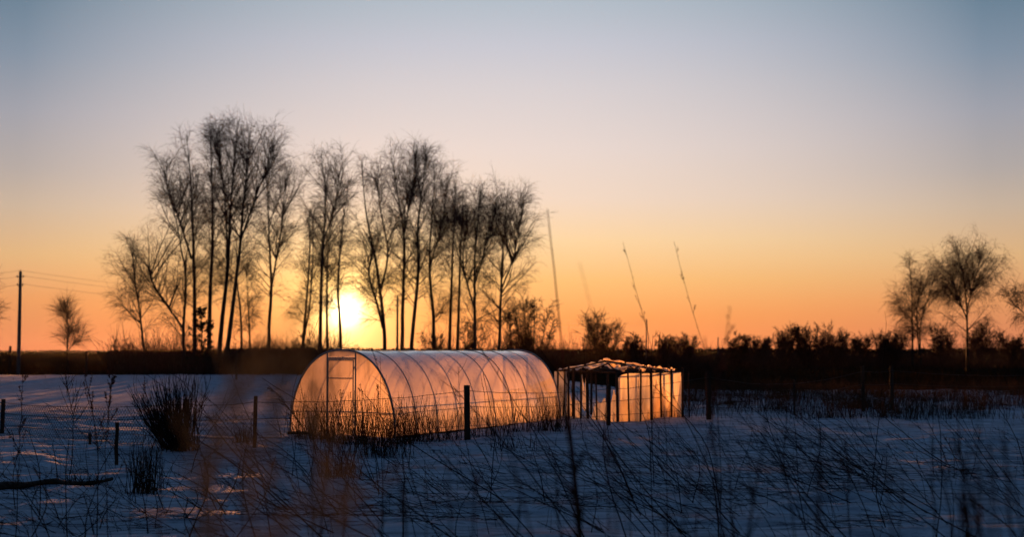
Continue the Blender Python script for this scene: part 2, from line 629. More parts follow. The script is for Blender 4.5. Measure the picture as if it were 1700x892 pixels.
def tree(label, D, leaders, hw, bottom, seed, dens=1.0, droop=.5, spread=(.45, .85), group='bare trees beyond the greenhouse',
         r0=None, name='birch_tree', cat='tree', bark='bark', twig='twig', tw=.012, sub=1.0, low_w=1.2):
    """leaders: lists of photograph pixels from the foot to the top; hw: half width of the crown in pixels; bottom: lowest limb."""
    r = np.random.default_rng(seed)
    sc = D / F_PX
    root2 = at(leaders[0][0][0], 583, D)[:2]
    root = np.array([root2[0], root2[1], 0.0])
    t = thing(name, tuple(root), label, cat, group)
    H = (583 - min(p[1] for l in leaders for p in l)) * sc + EYE
    r0 = (r0 or .0098) * H
    limbsP, start_r = [], []
    for li, l in enumerate(leaders):
        dy = 0.0
        pts = []
        for q_, (x, y) in enumerate(l):
            p = at(x, y, D)
            p[1] += dy
            if li > 0 or q_ > 1:
                dy += r.normal(0, .25)
            pts.append(p)
        if li == 0:
            pts[0][2] = -.15
            pts[0][1] = D
        P = smooth_path(pts, 22)
        hgt = np.clip(P[:, 2] / H, 0, 1)
        wob = r.normal(0, .012 * hw * sc, (22, 3))
        wob[:, 2] = 0
        wob[:2] = 0
        P = P + np.cumsum(wob, 0) * .6
        R = r0 * (1 - hgt) ** .9 * (1.0 if li == 0 else .72) + .018
        R[0] *= 1.25
        ac = Acc()
        ac.tubes(P, R, 7)
        ac.build('trunk' if li == 0 else 'limb', MAT[bark], t, True, loc=root)
        limbsP.append(P)
    LP = np.array(limbsP)
    top = min(p[1] for l in leaders for p in l)
    zb, zt = EYE + (583 - bottom) * sc, H
    # first order branches
    n1 = int(62 * dens * (0.6 + .4 * len(leaders)))
    idx = r.integers(0, len(LP), n1)
    tt = np.zeros(n1)
    for q_ in range(n1):
        zz = LP[idx[q_]][:, 2]
        z0_ = max(zb, zz[0] + .25 * (zz[-1] - zz[0]) if idx[q_] else zb)
        zw = z0_ + (zz[-1] - z0_) * r.uniform(0, .98) ** low_w
        tt[q_] = min(.98, max(.05, np.interp(zw, zz, np.linspace(0, 1, 22))))
    P0, d0 = along(LP, idx, tt)
    hrel = np.clip((P0[:, 2] - zb) / (zt - zb), 0, 1)
    env = (np.sin(math.pi * (.20 + .70 * hrel))) ** .8
    L1 = np.minimum(hw * sc * env * r.uniform(.45, 1.35, n1) * 1.45 + .4, (zt - P0[:, 2]) * 1.12 + .7)
    wide = spread[1] * (1.25 - .75 * hrel)
    D1 = side_dirs(r, norm(d0 * .6 + np.array([0, 0, .6])), wide * .6, wide * 1.05)
    B1 = grow(r, P0, D1, L1, 10, np.column_stack([np.zeros(n1), np.zeros(n1), .45 - .75 * (1 - hrel) * min(1, droop)]), .065)
    R1 = (np.clip(.013 * L1, .015, .07))[:, None] * np.linspace(1, .2, 10)[None]
    ab = Acc()
    ab.tubes(B1, R1, 4)
    # second order
    n2 = int(n1 * 11 * sub)
    i2 = r.choice(n1, n2, p=L1 / L1.sum())
    t2 = r.uniform(.12, 1, n2)
    P0, d0 = along(B1, i2, t2)
    L2 = L1[i2] * r.uniform(.2, .5, n2) * (1.15 - .6 * t2) + .2
    B2 = grow(r, P0, side_dirs(r, d0, .35, 1.0), L2, 6, np.array([0, 0, .1 - .3 * droop]), .08)
    ab.tubes(B2, (np.clip(.008 * L2, .010, .022))[:, None] * np.linspace(1, .45, 6)[None], 3)
    # twigs at the ends, hanging
    n3 = int(n2 * 4.3)
    i3 = r.choice(n2, n3, p=L2 / L2.sum())
    P0, d0 = along(B2, i3, r.uniform(.2, 1, n3))
    L3 = r.uniform(.4, 1.5, n3) * (.55 + .45 * sc / .055)
    dr = np.zeros((n3, 3))
    dr[:, 2] = -droop * r.uniform(.4, 2.4, n3)
    B3 = grow(r, P0, side_dirs(r, d0, .2, .8), L3, 3, dr, .06)
    ab.tubes(B3, np.full((n3, 1), tw * 1.22) * np.linspace(1, .5, 3)[None], 3)
    # leader tips
    n4 = int(14 * len(LP))
    i4 = r.integers(0, len(LP), n4)
    P0, d0 = along(LP, i4, r.uniform(.82, 1, n4))
    B4 = grow(r, P0, side_dirs(r, d0, .1, .5), r.uniform(.6, 1.6, n4), 5, np.array([0, 0, .1]), .08)
    ab.tubes(B4, np.full((n4, 1), .016) * np.linspace(1, .5, 5)[None], 3)
    ab.build('crown', MAT[twig], t, False, loc=root)
    return t


BG = 'bare birches in the row behind the greenhouse'
trees = [
    ('slender small birch at the left end of the tree row, leaning slightly left', 128, [[(243, 615), (238, 575), (229, 500), (224, 455), (221, 405)]], 34, 585, .7, BG),
    ('low spreading birch whose side limbs reach left over the field', 124, [[(305, 615), (306, 540), (310, 465), (300, 400), (288, 330)], [(305, 548), (275, 500), (256, 470), (246, 440)]], 52, 560, .8, BG),
    ('tall straight birch with the broad crown at the left shoulder of the row', 132, [[(323, 615), (322, 500), (319, 400), (316, 300), (308, 222)], [(318, 430), (300, 370), (284, 320), (274, 285)]], 38, 440, 1.0, BG),
    ('tall thin straight birch second from the left among the tallest trunks', 135, [[(347, 615), (348, 500), (352, 400), (350, 300), (349, 222)]], 34, 430, .9, BG),
    ('tallest birch of the row, left trunk of the leaning pair', 130, [[(361, 618), (368, 540), (377, 440), (382, 330), (392, 203)], [(377, 430), (372, 330), (362, 260), (360, 215)]], 44, 400, 1.1, BG),
    ('tall birch right of the leaning pair, its trunk tilting right', 126, [[(369, 618), (383, 540), (396, 440), (404, 360), (416, 212)], [(399, 400), (425, 330), (445, 270), (452, 240)]], 48, 400, 1.15, BG),
    ('short thin birch between the leaning pair and the forked birch', 140, [[(402, 612), (400, 530), (394, 470), (392, 400)]], 20, 500, .4, BG),
    ('very thin young birch left of the forked birch', 138, [[(417, 612), (414, 540), (411, 480), (409, 450)]], 15, 540, .3, BG),
    ('birch forked into a narrow V, left of the sun', 133, [[(446, 612), (446, 540), (449, 480), (443, 400), (440, 300)], [(448, 490), (462, 420), (472, 360), (478, 285)]], 38, 420, .9, BG),
    ('thin twin-stemmed birch between the forked birch and the sun', 140, [[(499, 612), (507, 520), (513, 430), (512, 345)], [(501, 580), (516, 500), (522, 420), (520, 350)]], 26, 480, .6, BG),
    ('straight birch with a full dense crown just left of the sun', 130, [[(531, 615), (533, 500), (537, 400), (540, 330), (532, 258)], [(537, 400), (556, 340), (562, 290)]], 42, 430, .95, BG),
    ('thin birch right beside the dense-crowned one, left of the sun', 145, [[(544, 612), (543, 500), (545, 420), (556, 340)]], 22, 450, .5, BG),
    ('thin birch standing against the sun disc', 150, [[(566, 610), (564, 530), (561, 480), (566, 400), (578, 310)]], 26, 440, .5, BG),
    ('birch with a crooked second limb just right of the sun', 126, [[(640, 616), (638, 540), (631, 485), (622, 430), (606, 350), (600, 270)], [(636, 545), (626, 505), (613, 455), (618, 420), (612, 395)], [(632, 480), (645, 420), (632, 340), (628, 290)]], 34, 470, .95, BG),
    ('straight tall birch beside the dark pole right of the sun', 130, [[(667, 612), (669, 500), (671, 400), (660, 320), (650, 252)], [(671, 390), (684, 310), (690, 255)]], 40, 430, 1.05, BG),
    ('thick birch leaning right, with a tall crown, in the middle of the row', 126, [[(679, 617), (686, 540), (694, 450), (692, 380), (702, 300), (706, 258)]], 42, 440, 1.0, BG),
    ('birch with a dark bushy foot right of the leaning one', 128, [[(720, 615), (719, 530), (713, 450), (716, 370), (722, 282)], [(715, 440), (735, 370), (742, 310)]], 38, 520, .95, BG),
    ('slim straight birch with a narrow crown right of the middle', 134, [[(744, 612), (749, 500), (752, 400), (756, 300)]], 26, 430, .48, BG),
    ('slim birch close beside the narrow-crowned one', 138, [[(758, 612), (762, 500), (764, 420), (770, 318)]], 26, 430, .42, BG),
    ('dark dense birch third from the right end of the main row', 124, [[(789, 617), (789, 500), (790, 430), (796, 360), (800, 312)], [(789, 470), (808, 400), (822, 345)], [(789, 520), (770, 440), (776, 360)]], 38, 500, 1.15, BG),
    ('forked birch with an open rounded crown at the right end of the row', 128, [[(827, 615), (830, 530), (832, 480), (834, 410), (842, 325)], [(832, 482), (852, 430), (860, 390), (868, 335)]], 46, 480, 1.0, BG),
]
for n_, (lab, D, ld, hw, bt, dn, grp) in enumerate(trees):
    tree(lab, D, ld, hw, min(bt + 80, 574), 100 + n_, dens=dn * .85, group=grp, tw=.0072)

RG = 'bare trees standing apart on the right'
tree('pair-stemmed light tree with an open crown, left of the big lone birch', 150, [[(1515, 606), (1514, 520), (1512, 470), (1507, 435)], [(1529, 606), (1530, 540), (1545, 490), (1552, 460)], [(1526, 590), (1522, 520), (1530, 470)]], 30, 568, 140, dens=.65, group=RG, bark='oak', droop=.7, tw=.008, low_w=1.8)
tree('big lone birch with a broad drooping crown on the right', 150, [[(1606, 608), (1605, 530), (1602, 480), (1594, 440), (1586, 400)], [(1605, 520), (1618, 470), (1626, 425)], [(1605, 530), (1588, 490), (1576, 455)]], 36, 566, 141, dens=.95, group=RG, bark='oak', droop=1.0, tw=.008, spread=(.35, .85), low_w=2.0)
tree('birch at the right edge, only its drooping side limb in the frame', 120, [[(1790, 610), (1786, 540), (1780, 480), (1776, 440)], [(1788, 575), (1730, 545), (1680, 500)]], 18, 570, 142, dens=.25, group=RG, bark='oak', droop=.9)
tree('tree at the left edge, only the tips of its branches in the frame', 110, [[(-46, 610), (-44, 540), (-40, 500), (-36, 470)]], 30, 570, 143, dens=.9, group='bare trees standing apart on the left', droop=.1, spread=(.4, .9))


def bush(label, px, top, hw, D, seed, n=9, dens=1.0, name='bare_bush', cat='bush', group=None, droop=-.1, mat='oak', tw=.014, low=.05, fan=.85, base=None, ang=(.35, 1.1)):
    """a many-stemmed bush or round-crowned tree"""
    r = np.random.default_rng(seed)
    sc = D / F_PX
    root = np.array([at(px, 583, D)[0], D, 0.0])
    H = (583 - top) * sc + EYE
    w = hw * sc * 1.05
    t = thing(name, tuple(root), label, cat, group)
    for k_ in range(n):
        an = r.uniform(0, 2 * math.pi)
        rr = w * fan * math.sqrt(r.uniform(.02, 1))
        tip = root + np.array([math.cos(an) * rr, math.sin(an) * rr, H * r.uniform(.56, .84) * (1.17 if name in ('round_tree', 'upright_shrub') else 1.0) * (1 - .30 * (rr / w) ** 2)])
        st = root + np.array([r.normal(0, .12 * w), r.normal(0, .12 * w), -.1])
        mid = st * .6 + tip * .4
        mid[:2] = st[:2] * .45 + tip[:2] * .55
        P = smooth_path([st, mid, tip], 12)[None]
        R = (.0075 * H + .02) * (1 - np.linspace(0, .85, 12))[None]
        s = Acc()
        s.tubes(P, R, 5)
        s.build('stem', MAT[mat], t, True, loc=root)
        if k_ == 0:
            allP = P
        else:
            allP = np.concatenate([allP, P])
    c = Acc()
    n1 = int(26 * n * dens)
    i1 = r.integers(0, n, n1)
    t1 = r.uniform(.12 + low, 1, n1)
    P0, d0 = along(allP, i1, t1)
    L1 = w * r.uniform(.2, .55, n1)
    L1 = np.minimum(L1, np.maximum(.3, (H * 1.02 - P0[:, 2]) * 1.2))
    B1 = grow(r, P0, side_dirs(r, d0, *ang), L1, 6, np.array([0, 0, .25]), .08)
    c.tubes(B1, np.clip(.012 * L1, .016, .05)[:, None] * np.linspace(1, .4, 6)[None], 3)
    n2 = int(n1 * 4.2)
    i2 = r.integers(0, n1, n2)
    P0, d0 = along(B1, i2, r.uniform(.1, 1, n2))
    B2 = grow(r, P0, side_dirs(r, d0, .3, 1.2), w * r.uniform(.12, .30, n2), 4, np.array([0, 0, -droop]), .12)
    c.tubes(B2, np.full((n2, 1), tw * 2.0) * np.linspace(1, .4, 4)[None], 3)
    c.build('crown', MAT['twig'], t, False, loc=root)
    return t


OG = 'round-crowned bare trees at the end of the birch row'
bush('larger round-crowned bare tree right of the birch row', 884, 464, 44, 135, 201, 12, 1.3, 'round_tree', 'tree', OG, droop=.1)
bush('smaller round bare tree tucked left of the larger round one', 856, 500, 28, 138, 202, 7, .9, 'round_tree', 'tree', OG)
bush('wide spreading bare tree with a dark crown, left of the tall dry stems', 992, 520, 50, 150, 203, 12, 1.4, 'round_tree', 'tree', OG, ang=(.3, 1.0))
bush('upright bush with long thin rods reaching above the ruin', 1082, 492, 36, 60, 204, 11, .10, 'rod_bush', 'bush', 'bushes on the horizon', droop=-.4, tw=.008, fan=1.0, mat='stem')
HB = 'low bushes along the horizon right of the ruin'
for q_, (px, tp, hw, lab) in enumerate([
        (1050, 548, 20, 'low round bush just right of the wide spreading tree'),
        (1108, 548, 22, 'low round bush right of the thin-rodded bush'),
        (1138, 545, 20, 'fluffy round bush at the foot of the right tall dry stem'),
        (1226, 540, 20, 'small round bush at the left end of the dark thicket'),
        (1262, 546, 22, 'flat-topped bush second in the dark thicket'),
        (1304, 532, 26, 'taller bush in the middle of the dark thicket'),
        (1342, 520, 26, 'tallest pointed tree of the dark thicket'),
        (1384, 530, 30, 'broad round tree at the right of the thicket top'),
        (1430, 548, 22, 'low bush where the dark thicket dips'),
        (1470, 538, 32, 'domed bush left of the pair-stemmed tree'),
        (1560, 530, 24, 'bush filling the gap left of the big lone birch'),
        (1645, 528, 36, 'dense domed bush right of the big lone birch'),
        (1688, 545, 22, 'low bush at the right edge under the drooping limb')]):
    bush(lab, px, tp + 1, hw * 1.1, 165 + (q_ % 3) * 12, 220 + q_, 16, 1.45, 'bare_bush', 'bush', HB, tw=.018, low=0)
tree('small bare cone-shaped tree standing alone between the pole and the birch row', 118, [[(113, 606), (112, 570), (113, 545), (112, 514)]], 17, 584, 250, dens=.42, group='bare trees standing apart on the left', r0=.012, name='young_tree', bark='oak', tw=.0065, droop=.1, spread=(.3, .8), low_w=1.9)
bush('low thin shrub at the foot of the leftmost birch', 208, 545, 22, 125, 251, 6, .4, 'upright_shrub', 'shrub', None, droop=-.3, tw=.009)
bush('dark low bush at the foot of the bushy-footed birch', 716, 525, 22, 122, 252, 7, .9, 'bare_bush', 'bush', 'bushes at the foot of the birches', tw=.014)
bush('dark low bush under the dense birch', 782, 500, 32, 127, 253, 9, 1.0, 'bare_bush', 'bush', 'bushes at the foot of the birches', tw=.014)
bush('thin low bush right under the sun', 592, 562, 20, 135, 254, 6, .4, 'bare_bush', 'bush', 'bushes at the foot of the birches', tw=.012)
bush('thin bush between the forked birch and the sun', 508, 540, 26, 140, 255, 8, .8, 'bare_bush', 'bush', 'bushes at the foot of the birches', tw=.012)

# small dark conifer between the trunks
r = np.random.default_rng(61)
D = 122
root = np.array([at(334, 583, D)[0], D, 0.0])
t = thing('pine_tree', tuple(root), 'small dark pine with ragged boughs between the birch trunks', 'tree')
Hc = (583 - 512) * D / F_PX + EYE
s = Acc()
P = np.array([[root[0], D, -.1], [root[0] + .05, D, Hc * .5], [root[0], D, Hc]])
s.tubes(P, np.array([.10, .06, .02]), 6)
s.build('trunk', MAT['oak'], t, True, loc=root)
s = Acc()
n1 = 60
z = r.uniform(.6, Hc * .97, n1)
an = r.uniform(0, 2 * math.pi, n1)
P0 = np.stack([np.full(n1, root[0]), np.full(n1, float(D)), z], 1)
L = (1.7 * (1 - z / Hc) ** .6 + .25) * r.uniform(.6, 1.15, n1)
B1 = grow(r, P0, np.stack([np.cos(an), np.sin(an), np.full(n1, .35)], 1), L, 6, np.array([0, 0, .1]), .1)
s.tubes(B1, np.full((n1, 1), .03) * np.linspace(1, .4, 6)[None], 3)
n2 = 2600
i2 = r.integers(0, n1, n2)
P0, d0 = along(B1, i2, r.uniform(.25, 1, n2) ** .7)
B2 = grow(r, P0, side_dirs(r, d0, .3, 1.2), r.uniform(.14, .3, n2), 3, np.zeros(3), .1)
s.tubes(B2, np.full((n2, 1), .030) * np.linspace(1, .4, 3)[None], 3)
s.build('crown', MAT['needles'], t, False, loc=root)

# ------------------------------------------------------------------ far wood on the horizon (a mass)
a = Acc()
r = np.random.default_rng(5)
for (x0, x1, D, h0, h1, n_) in [(-1400, 1500, 2600, 1.5, 4.0, 5200), (-300, 1400, 1500, 2.5, 5.5, 4200), (-300, -20, 900, .8, 1.6, 600)]:
    X = r.uniform(x0, x1, n_)
    Y = D + r.uniform(-80, 80, n_)
    h = (h0 + (h1 - h0) * (fbm(X / 60, Y / 60, 77) + .5)) * r.uniform(.6, 1.15, n_)
    for lay in range(1):
        P = np.stack([X, Y, np.zeros(n_) - .5], 1)
        a.seeds(P, np.tile([[0, 0, 1.0]], (n_, 1)) + r.normal(0, .05, (n_, 3)), h * 1.25, r.uniform(1.8, 4.5, n_))
        X = X + r.uniform(-2, 2, n_)
tag(a.build('forest', MAT['wood']), 'dark distant forest along the whole horizon', 'forest', kind='stuff')

# ------------------------------------------------------------------ rough grass of the far field and the brush under the trees
r = np.random.default_rng(8)
a = Acc()
n_ = 52000
Y = 62 + 110 * r.uniform(0, 1, n_) ** 1.0
X = r.uniform(-.52, .52, n_) * Y * 1.05
z = snow_h(X, Y)
keep = (z < .03) | (r.uniform(0, 1, n_) < .004)
X, Y, z = X[keep], Y[keep], np.maximum(z[keep], 0)
big = np.clip(fbm(X / 6, Y / 9, 91) * 3 + .45, .15, 1.3)
a.blades(np.stack([X, Y, z - .05], 1), big * r.uniform(.35, 1.0, len(X)), r.uniform(.02, .05, len(X)), .5, 3)
tag(a.build('field_grass', MAT['grass']), 'dark rough grass covering the field beyond the snow', 'grass', kind='stuff')

a = Acc()
n_ = 13000
Y = r.uniform(112, 160, n_)
px = np.where(r.uniform(0, 1, n_) < .7, r.uniform(395, 1200, n_), r.uniform(180, 560, n_))
rt = np.arange(n_) % 3 == 0
Y = np.where(rt, Y + 40, Y)
px = np.where(rt, r.uniform(1190, 1760, n_), px)
X = (px - 850) / F_PX * Y
P0 = np.stack([X, Y, np.zeros(n_) - .05], 1)
hh = np.clip(fbm(X / 4, Y / 8, 17) * 6 + 2.7, 1.5, 4.2) * r.uniform(.5, 1.1, n_) * np.where((px > 960) & ~rt, .6, 1) * np.where(rt, .72, 1) * np.where((px > 562) & (px < 700), .55, 1)
B = grow(r, P0, np.stack([r.normal(0, .25, n_), r.normal(0, .25, n_), np.ones(n_)], 1), hh, 4, np.array([0, 0, .3]), .10)
a.tubes(B, np.full((n_, 1), .018) * np.linspace(1, .4, 4)[None], 3)
i2 = r.integers(0, n_, 18000)
P0, d0 = along(B, i2, r.uniform(.3, 1, 18000))
B2 = grow(r, P0, side_dirs(r, d0, .3, .9), hh[i2] * .35, 3, np.array([0, 0, .2]), .1)
a.tubes(B2, np.full((18000, 1), .015) * np.linspace(1, .5, 3)[None], 3)
tag(a.build('undergrowth', MAT['twig']), 'tangled bare undergrowth at the feet of the birches', 'undergrowth', kind='stuff')

# grass tussocks standing out of the snow on the right, middle distance
a = Acc()
cl = 620
cx = r.uniform(2, 28, cl)
cy = r.uniform(40, 76, cl)
okc = (cx < cy * .40) & (cx > cy * .10)
P, H = [], []
for x, y in zip(cx[okc], cy[okc]):
    m = int(r.integers(25, 90))
    q = np.stack([x + r.normal(0, .45, m), y + r.normal(0, .35, m)], 1)
    P.append(q)
    H.append(r.uniform(.15, .75, m) * r.uniform(.6, 1.2))
P = np.concatenate(P)
H = np.concatenate(H)
zz = np.maximum(snow_h(P[:, 0], P[:, 1]), 0)
a.blades(np.column_stack([P, zz - .03]), H, r.uniform(.008, .018, len(P)), .6, 5)
tag(a.build('tussock_grass', MAT['grassnear']), 'dark grass tussocks poking through the patchy snow on the right', 'grass', kind='stuff')

# ------------------------------------------------------------------ the arched greenhouse
g0 = on_ground(655, 733)
U = np.array([0.4456, 0.8952])
Vv = np.array([-0.8952, 0.4456])
GW, GL, GH = 2.8, 8.85, 2.0
gh_root = np.array([*(g0 + Vv * GW / 2), 0.0])


def arch(s_, n=25, k=1.0):
    """points of one hoop s_ metres along the house, from the right foot over the ridge to the left foot"""
    ph = np.linspace(0, math.pi, n)
    e = 2 / 2.25
    x = GW / 2 * np.sign(np.cos(ph)) * np.abs(np.cos(ph)) ** e * k
    z = GH * np.abs(np.sin(ph)) ** e * k
    b = g0 + Vv * GW / 2 + U * s_
    return np.column_stack([b[0] - Vv[0] * x, b[1] - Vv[1] * x, z])


gh = thing('greenhouse', tuple(gh_root), 'arched tunnel greenhouse of cloudy plastic glowing orange in the low sun', 'greenhouse')
seg = GL / 9
# cover: sheets of two bays, lapped at the hoops
for k_ in range(9):
    a = Acc()
    s0, s1 = k_ * seg + .004, (k_ + 1) * seg - .004
    rows = [arch(s0 + (s1 - s0) * q_ / 3, 41, 1 + .003 * math.sin(q_ * 2 + k_) + .006) for q_ in range(4)]
    V = np.array(rows)
    nr, nc = 4, 41
    i, j = np.meshgrid(np.arange(nr - 1), np.arange(nc - 1), indexing='ij')
    k = i * nc + j
    a.add(V, Q=np.stack([k, k + 1, k + nc + 1, k + nc], -1))
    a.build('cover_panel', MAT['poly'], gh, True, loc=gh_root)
for k_ in range(10):
    a = Acc()
    P = arch(k_ * seg, 33, 1.004 if k_ not in (0, 9) else 1.012)
    rr_ = .024 if k_ in (0, 9) else .014
    a.tubes(P, np.full(33, rr_), 6)
    a.build('hoop', MAT['steel'], gh, True, loc=gh_root)


def gh_pt(x, z, s_):
    """x metres from the middle towards the right as seen from the front, z up, s_ along"""
    b = g0 + Vv * GW / 2 + U * s_
    return np.array([b[0] - Vv[0] * x, b[1] - Vv[1] * x, z])


def roof_z(x):
    return GH * max(0, 1 - (abs(x) / (GW / 2)) ** 2.25) ** (1 / 2.25)


def xlim(z):
    return GW / 2 * max(0, 1 - (z / GH) ** 2.25) ** (1 / 2.25)


DX = .36      # half width of the door
for end, s_ in (('front', -.006), ('back', GL + .006)):
    # gable sheets left and right of the door, and one over it
    for sgn in (-1, 1):
        a = Acc()
        xs_ = np.linspace(DX + .02, GW / 2 - .005, 14)
        V = []
        for x in xs_:
            V += [gh_pt(sgn * x, -.05, s_), gh_pt(sgn * x, max(roof_z(x), .02), s_)]
        a.add(V, Q=[(2 * q_, 2 * q_ + 2, 2 * q_ + 3, 2 * q_ + 1) for q_ in range(13)])
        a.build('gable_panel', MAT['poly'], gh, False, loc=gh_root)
    a = Acc()
    xs_ = np.linspace(-DX, DX, 9)
    V = []
    for x in xs_:
        V += [gh_pt(x, 1.87, s_), gh_pt(x, max(roof_z(x), 1.875), s_)]
    a.add(V, Q=[(2 * q_, 2 * q_ + 2, 2 * q_ + 3, 2 * q_ + 1) for q_ in range(8)])
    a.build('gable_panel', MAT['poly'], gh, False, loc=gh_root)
    so = s_ + (-.02 if end == 'front' else .02)
    # frame bars of the gable
    for (xa, za, xb, zb_, rr_) in [(-DX - .02, -.05, -DX - .02, roof_z(DX), .020), (DX + .02, -.05, DX + .02, roof_z(DX), .020),
                                   (-DX, 1.83, DX, 1.83, .024)]:
        a = Acc()
        a.tubes(np.array([gh_pt(xa, za, so), gh_pt(xb, zb_, so)]), np.array([rr_, rr_]), 6)
        a.build('gable_post' if xa == xb else 'lintel', MAT['steel'], gh, True, loc=gh_root)
    for sgn in (-1, 1):
        a = Acc()
        a.tubes(np.array([gh_pt(sgn * (DX + .03), .62, so), gh_pt(sgn * xlim(.62), .60, so)]), np.array([.013, .013]), 6)
        a.build('gable_rail', MAT['steel'], gh, True, loc=gh_root)
    # door: sheet with its own frame
    df = Acc()
    so2 = so + (-.03 if end == 'front' else .03)
    ring = [gh_pt(-DX + .02, .05, so2), gh_pt(-DX + .02, 1.79, so2), gh_pt(DX - .02, 1.79, so2), gh_pt(DX - .02, .05, so2), gh_pt(-DX + .02, .05, so2)]
    for q_ in range(4):
        df.tubes(np.array([ring[q_], ring[q_ + 1]]), np.array([.016, .016]), 6)
    door = df.build('door', MAT['steel'], gh, True, loc=gh_root)
    for z_ in ((.62, 1.38) if end == 'front' else (.9,)):
        a = Acc()
        a.tubes(np.array([gh_pt(-DX + .03, z_, so2), gh_pt(DX - .03, z_, so2)]), np.array([.015, .015]), 6)
        a.build('door_rail', MAT['steel'], door, True, loc=gh_root)
    a = Acc()
    a.add([gh_pt(-DX + .02, .05, so2 + .004), gh_pt(DX - .02, .05, so2 + .004), gh_pt(DX - .02, 1.79, so2 + .004), gh_pt(-DX + .02, 1.79, so2 + .004)], Q=[(0, 1, 2, 3)])
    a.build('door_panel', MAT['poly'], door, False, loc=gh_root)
    if end == 'front':
        a = Acc()
        a.tubes(np.array([gh_pt(DX - .06, .95, so2 - .01), gh_pt(DX - .06, .95, so2 - .05), gh_pt(DX - .06, 1.07, so2 - .05), gh_pt(DX - .06, 1.07, so2 - .01)]), np.full(4, .008), 5)
        a.build('door_handle', MAT['wire'], door, True, loc=gh_root)
# side rails and ridge bar
for (x_, z_, lab_) in [(GW / 2 * .992, .72, 'side_rail'), (-GW / 2 * .992, .72, 'side_rail')]:
    a = Acc()
    pts = [gh_pt(x_ * xlim(.72) / (GW / 2), z_, q_ * GL / 9) for q_ in range(10)]
    a.tubes(np.array(pts), np.full(10, .014), 6)
    a.build(lab_, MAT['steel'], gh, True, loc=gh_root)
a = Acc()
a.tubes(np.array([gh_pt(0, GH - .02, q_ * GL / 9) for q_ in range(10)]), np.full(10, .013), 6)
a.build('ridge_bar', MAT['steel'], gh, True, loc=gh_root)
for sgn in (-1, 1):
    a = Acc()
    c_ = gh_pt(sgn * GW / 2, .02, GL / 2)
    a.box((c_[0], c_[1], .03), (.09, GL, .14), rz=-math.atan2(U[0], U[1]))
    a.build('base_board', MAT['post'], gh, False, loc=gh_root)

# things left by the greenhouse front
p = on_ground(519, 722)
t = thing('barrel', (p[0], p[1], 0), 'small dark water barrel standing at the greenhouse front left of the door', 'barrel')
a = Acc()
hs = [0, .03, .2, .23, .26, .42, .45, .48, .6, .62]
rs = [.14, .15, .155, .162, .155, .155, .162, .155, .15, .14]
a.tubes(np.array([[p[0], p[1], h] for h in hs]), np.array(rs), 20)
a.build('body', MAT['rustpaint'], t, True, loc=(p[0], p[1], 0))
a = Acc()
a.tubes(np.array([[p[0], p[1], .60], [p[0], p[1], .612], [p[0], p[1], .6125]]), np.array([.14, .135, .001]), 20)
a.build('lid', MAT['rustpaint'], t, True, loc=(p[0], p[1], 0))
p = on_ground(508, 728)
a = Acc()
a.box((p[0], p[1], .12), (.85, .16, .06), rz=.15)
tag(a.build('plank', MAT['plank'], loc=(p[0], p[1], .12)), 'short dark plank lying in front of the greenhouse beside the barrel', 'plank')

# ------------------------------------------------------------------ the torn film shelter (a ruined greenhouse frame)
c0 = on_ground(1026, 707)
cR = on_ground(1133, 698)
cL = on_ground(926, 698)
cB = cR + cL - c0
ru_root = np.array([c0[0], c0[1], 0.0])
ru = thing('shelter_frame', tuple(ru_root), 'ruined low greenhouse of thin posts hung with torn glowing film', 'shelter')
r = np.random.default_rng(77)


def ppos(A, B, f):
    return A * (1 - f) + B * f


HT = 1.42
right_f = [0, .165, .33, .5, .66, .82, 1.0]
left_f = [.16, .33, .48, .60, .74, .9, 1.0]
wallR = [ppos(c0, cR, f) for f in right_f]
wallL = [ppos(c0, cL, f) for f in left_f]
wallB1 = [ppos(cR, cB, f) for f in (.3, .6, 1.0)]
wallB2 = [ppos(cL, cB, f) for f in (.25, .5, .75)]
for q_, b in enumerate(wallR + wallL + wallB1 + wallB2):
    a = Acc()
    h = HT + r.uniform(-.03, .10)
    w = .042 if q_ % 3 else .06
    h += (.0, .10, -.04, .16, .02)[q_ % 5] * (r.uniform() < .6)
    a.box((b[0], b[1], h / 2 - .1), (w, w, h + .2), rz=r.uniform(0, 1.5), lean=(r.normal(0, .02), r.normal(0, .02)))
    a.build('post', MAT['post'], ru, False, loc=ru_root)


def bar(A, B, r1, name, mat='post', par=ru, loc=ru_root, sides=5):
    a_ = Acc()
    a_.tubes(np.array([A, (np.array(A) + np.array(B)) / 2 + [0, 0, -.015], B]), np.array([r1, r1, r1 * .85]), sides)
    return a_.build(name, MAT[mat], par, True, loc=loc)


def z3(p_, z_):
    return np.array([p_[0], p_[1], z_])


bar(z3(c0, HT), z3(cR, HT - .02), .025, 'top_rail')
bar(z3(c0, HT), z3(cL, HT + .02), .025, 'top_rail')
bar(z3(cR, HT - .02), z3(cB, HT), .025, 'top_rail')
bar(z3(cL, HT + .02), z3(cB, HT), .025, 'top_rail')
peakA = at(1003, 600, 37.8)
peakB = at(1106, 615, 40.6)
bar(peakA, peakB, .035, 'ridge_pole')
for (A, B) in [(z3(ppos(c0, cL, .95), HT), peakA), (z3(c0, HT), peakA + [0.05, 0.1, 0]), (z3(ppos(c0, cR, .33), HT), ppos(peakA, peakB, .35)), (z3(ppos(c0, cR, .66), HT), ppos(peakA, peakB, .68)),
               (z3(ppos(c0, cL, .5), HT), ppos(peakA, peakB, .1)), (z3(cL, HT), ppos(peakA, peakB, .02)), (z3(ppos(cL, cB, .5), HT), ppos(peakA, peakB, .4)), (z3(cB, HT), peakB), (z3(ppos(cL, cB, .75), HT), ppos(peakA, peakB, .7))]:
    bar(A, B, .022, 'rafter')


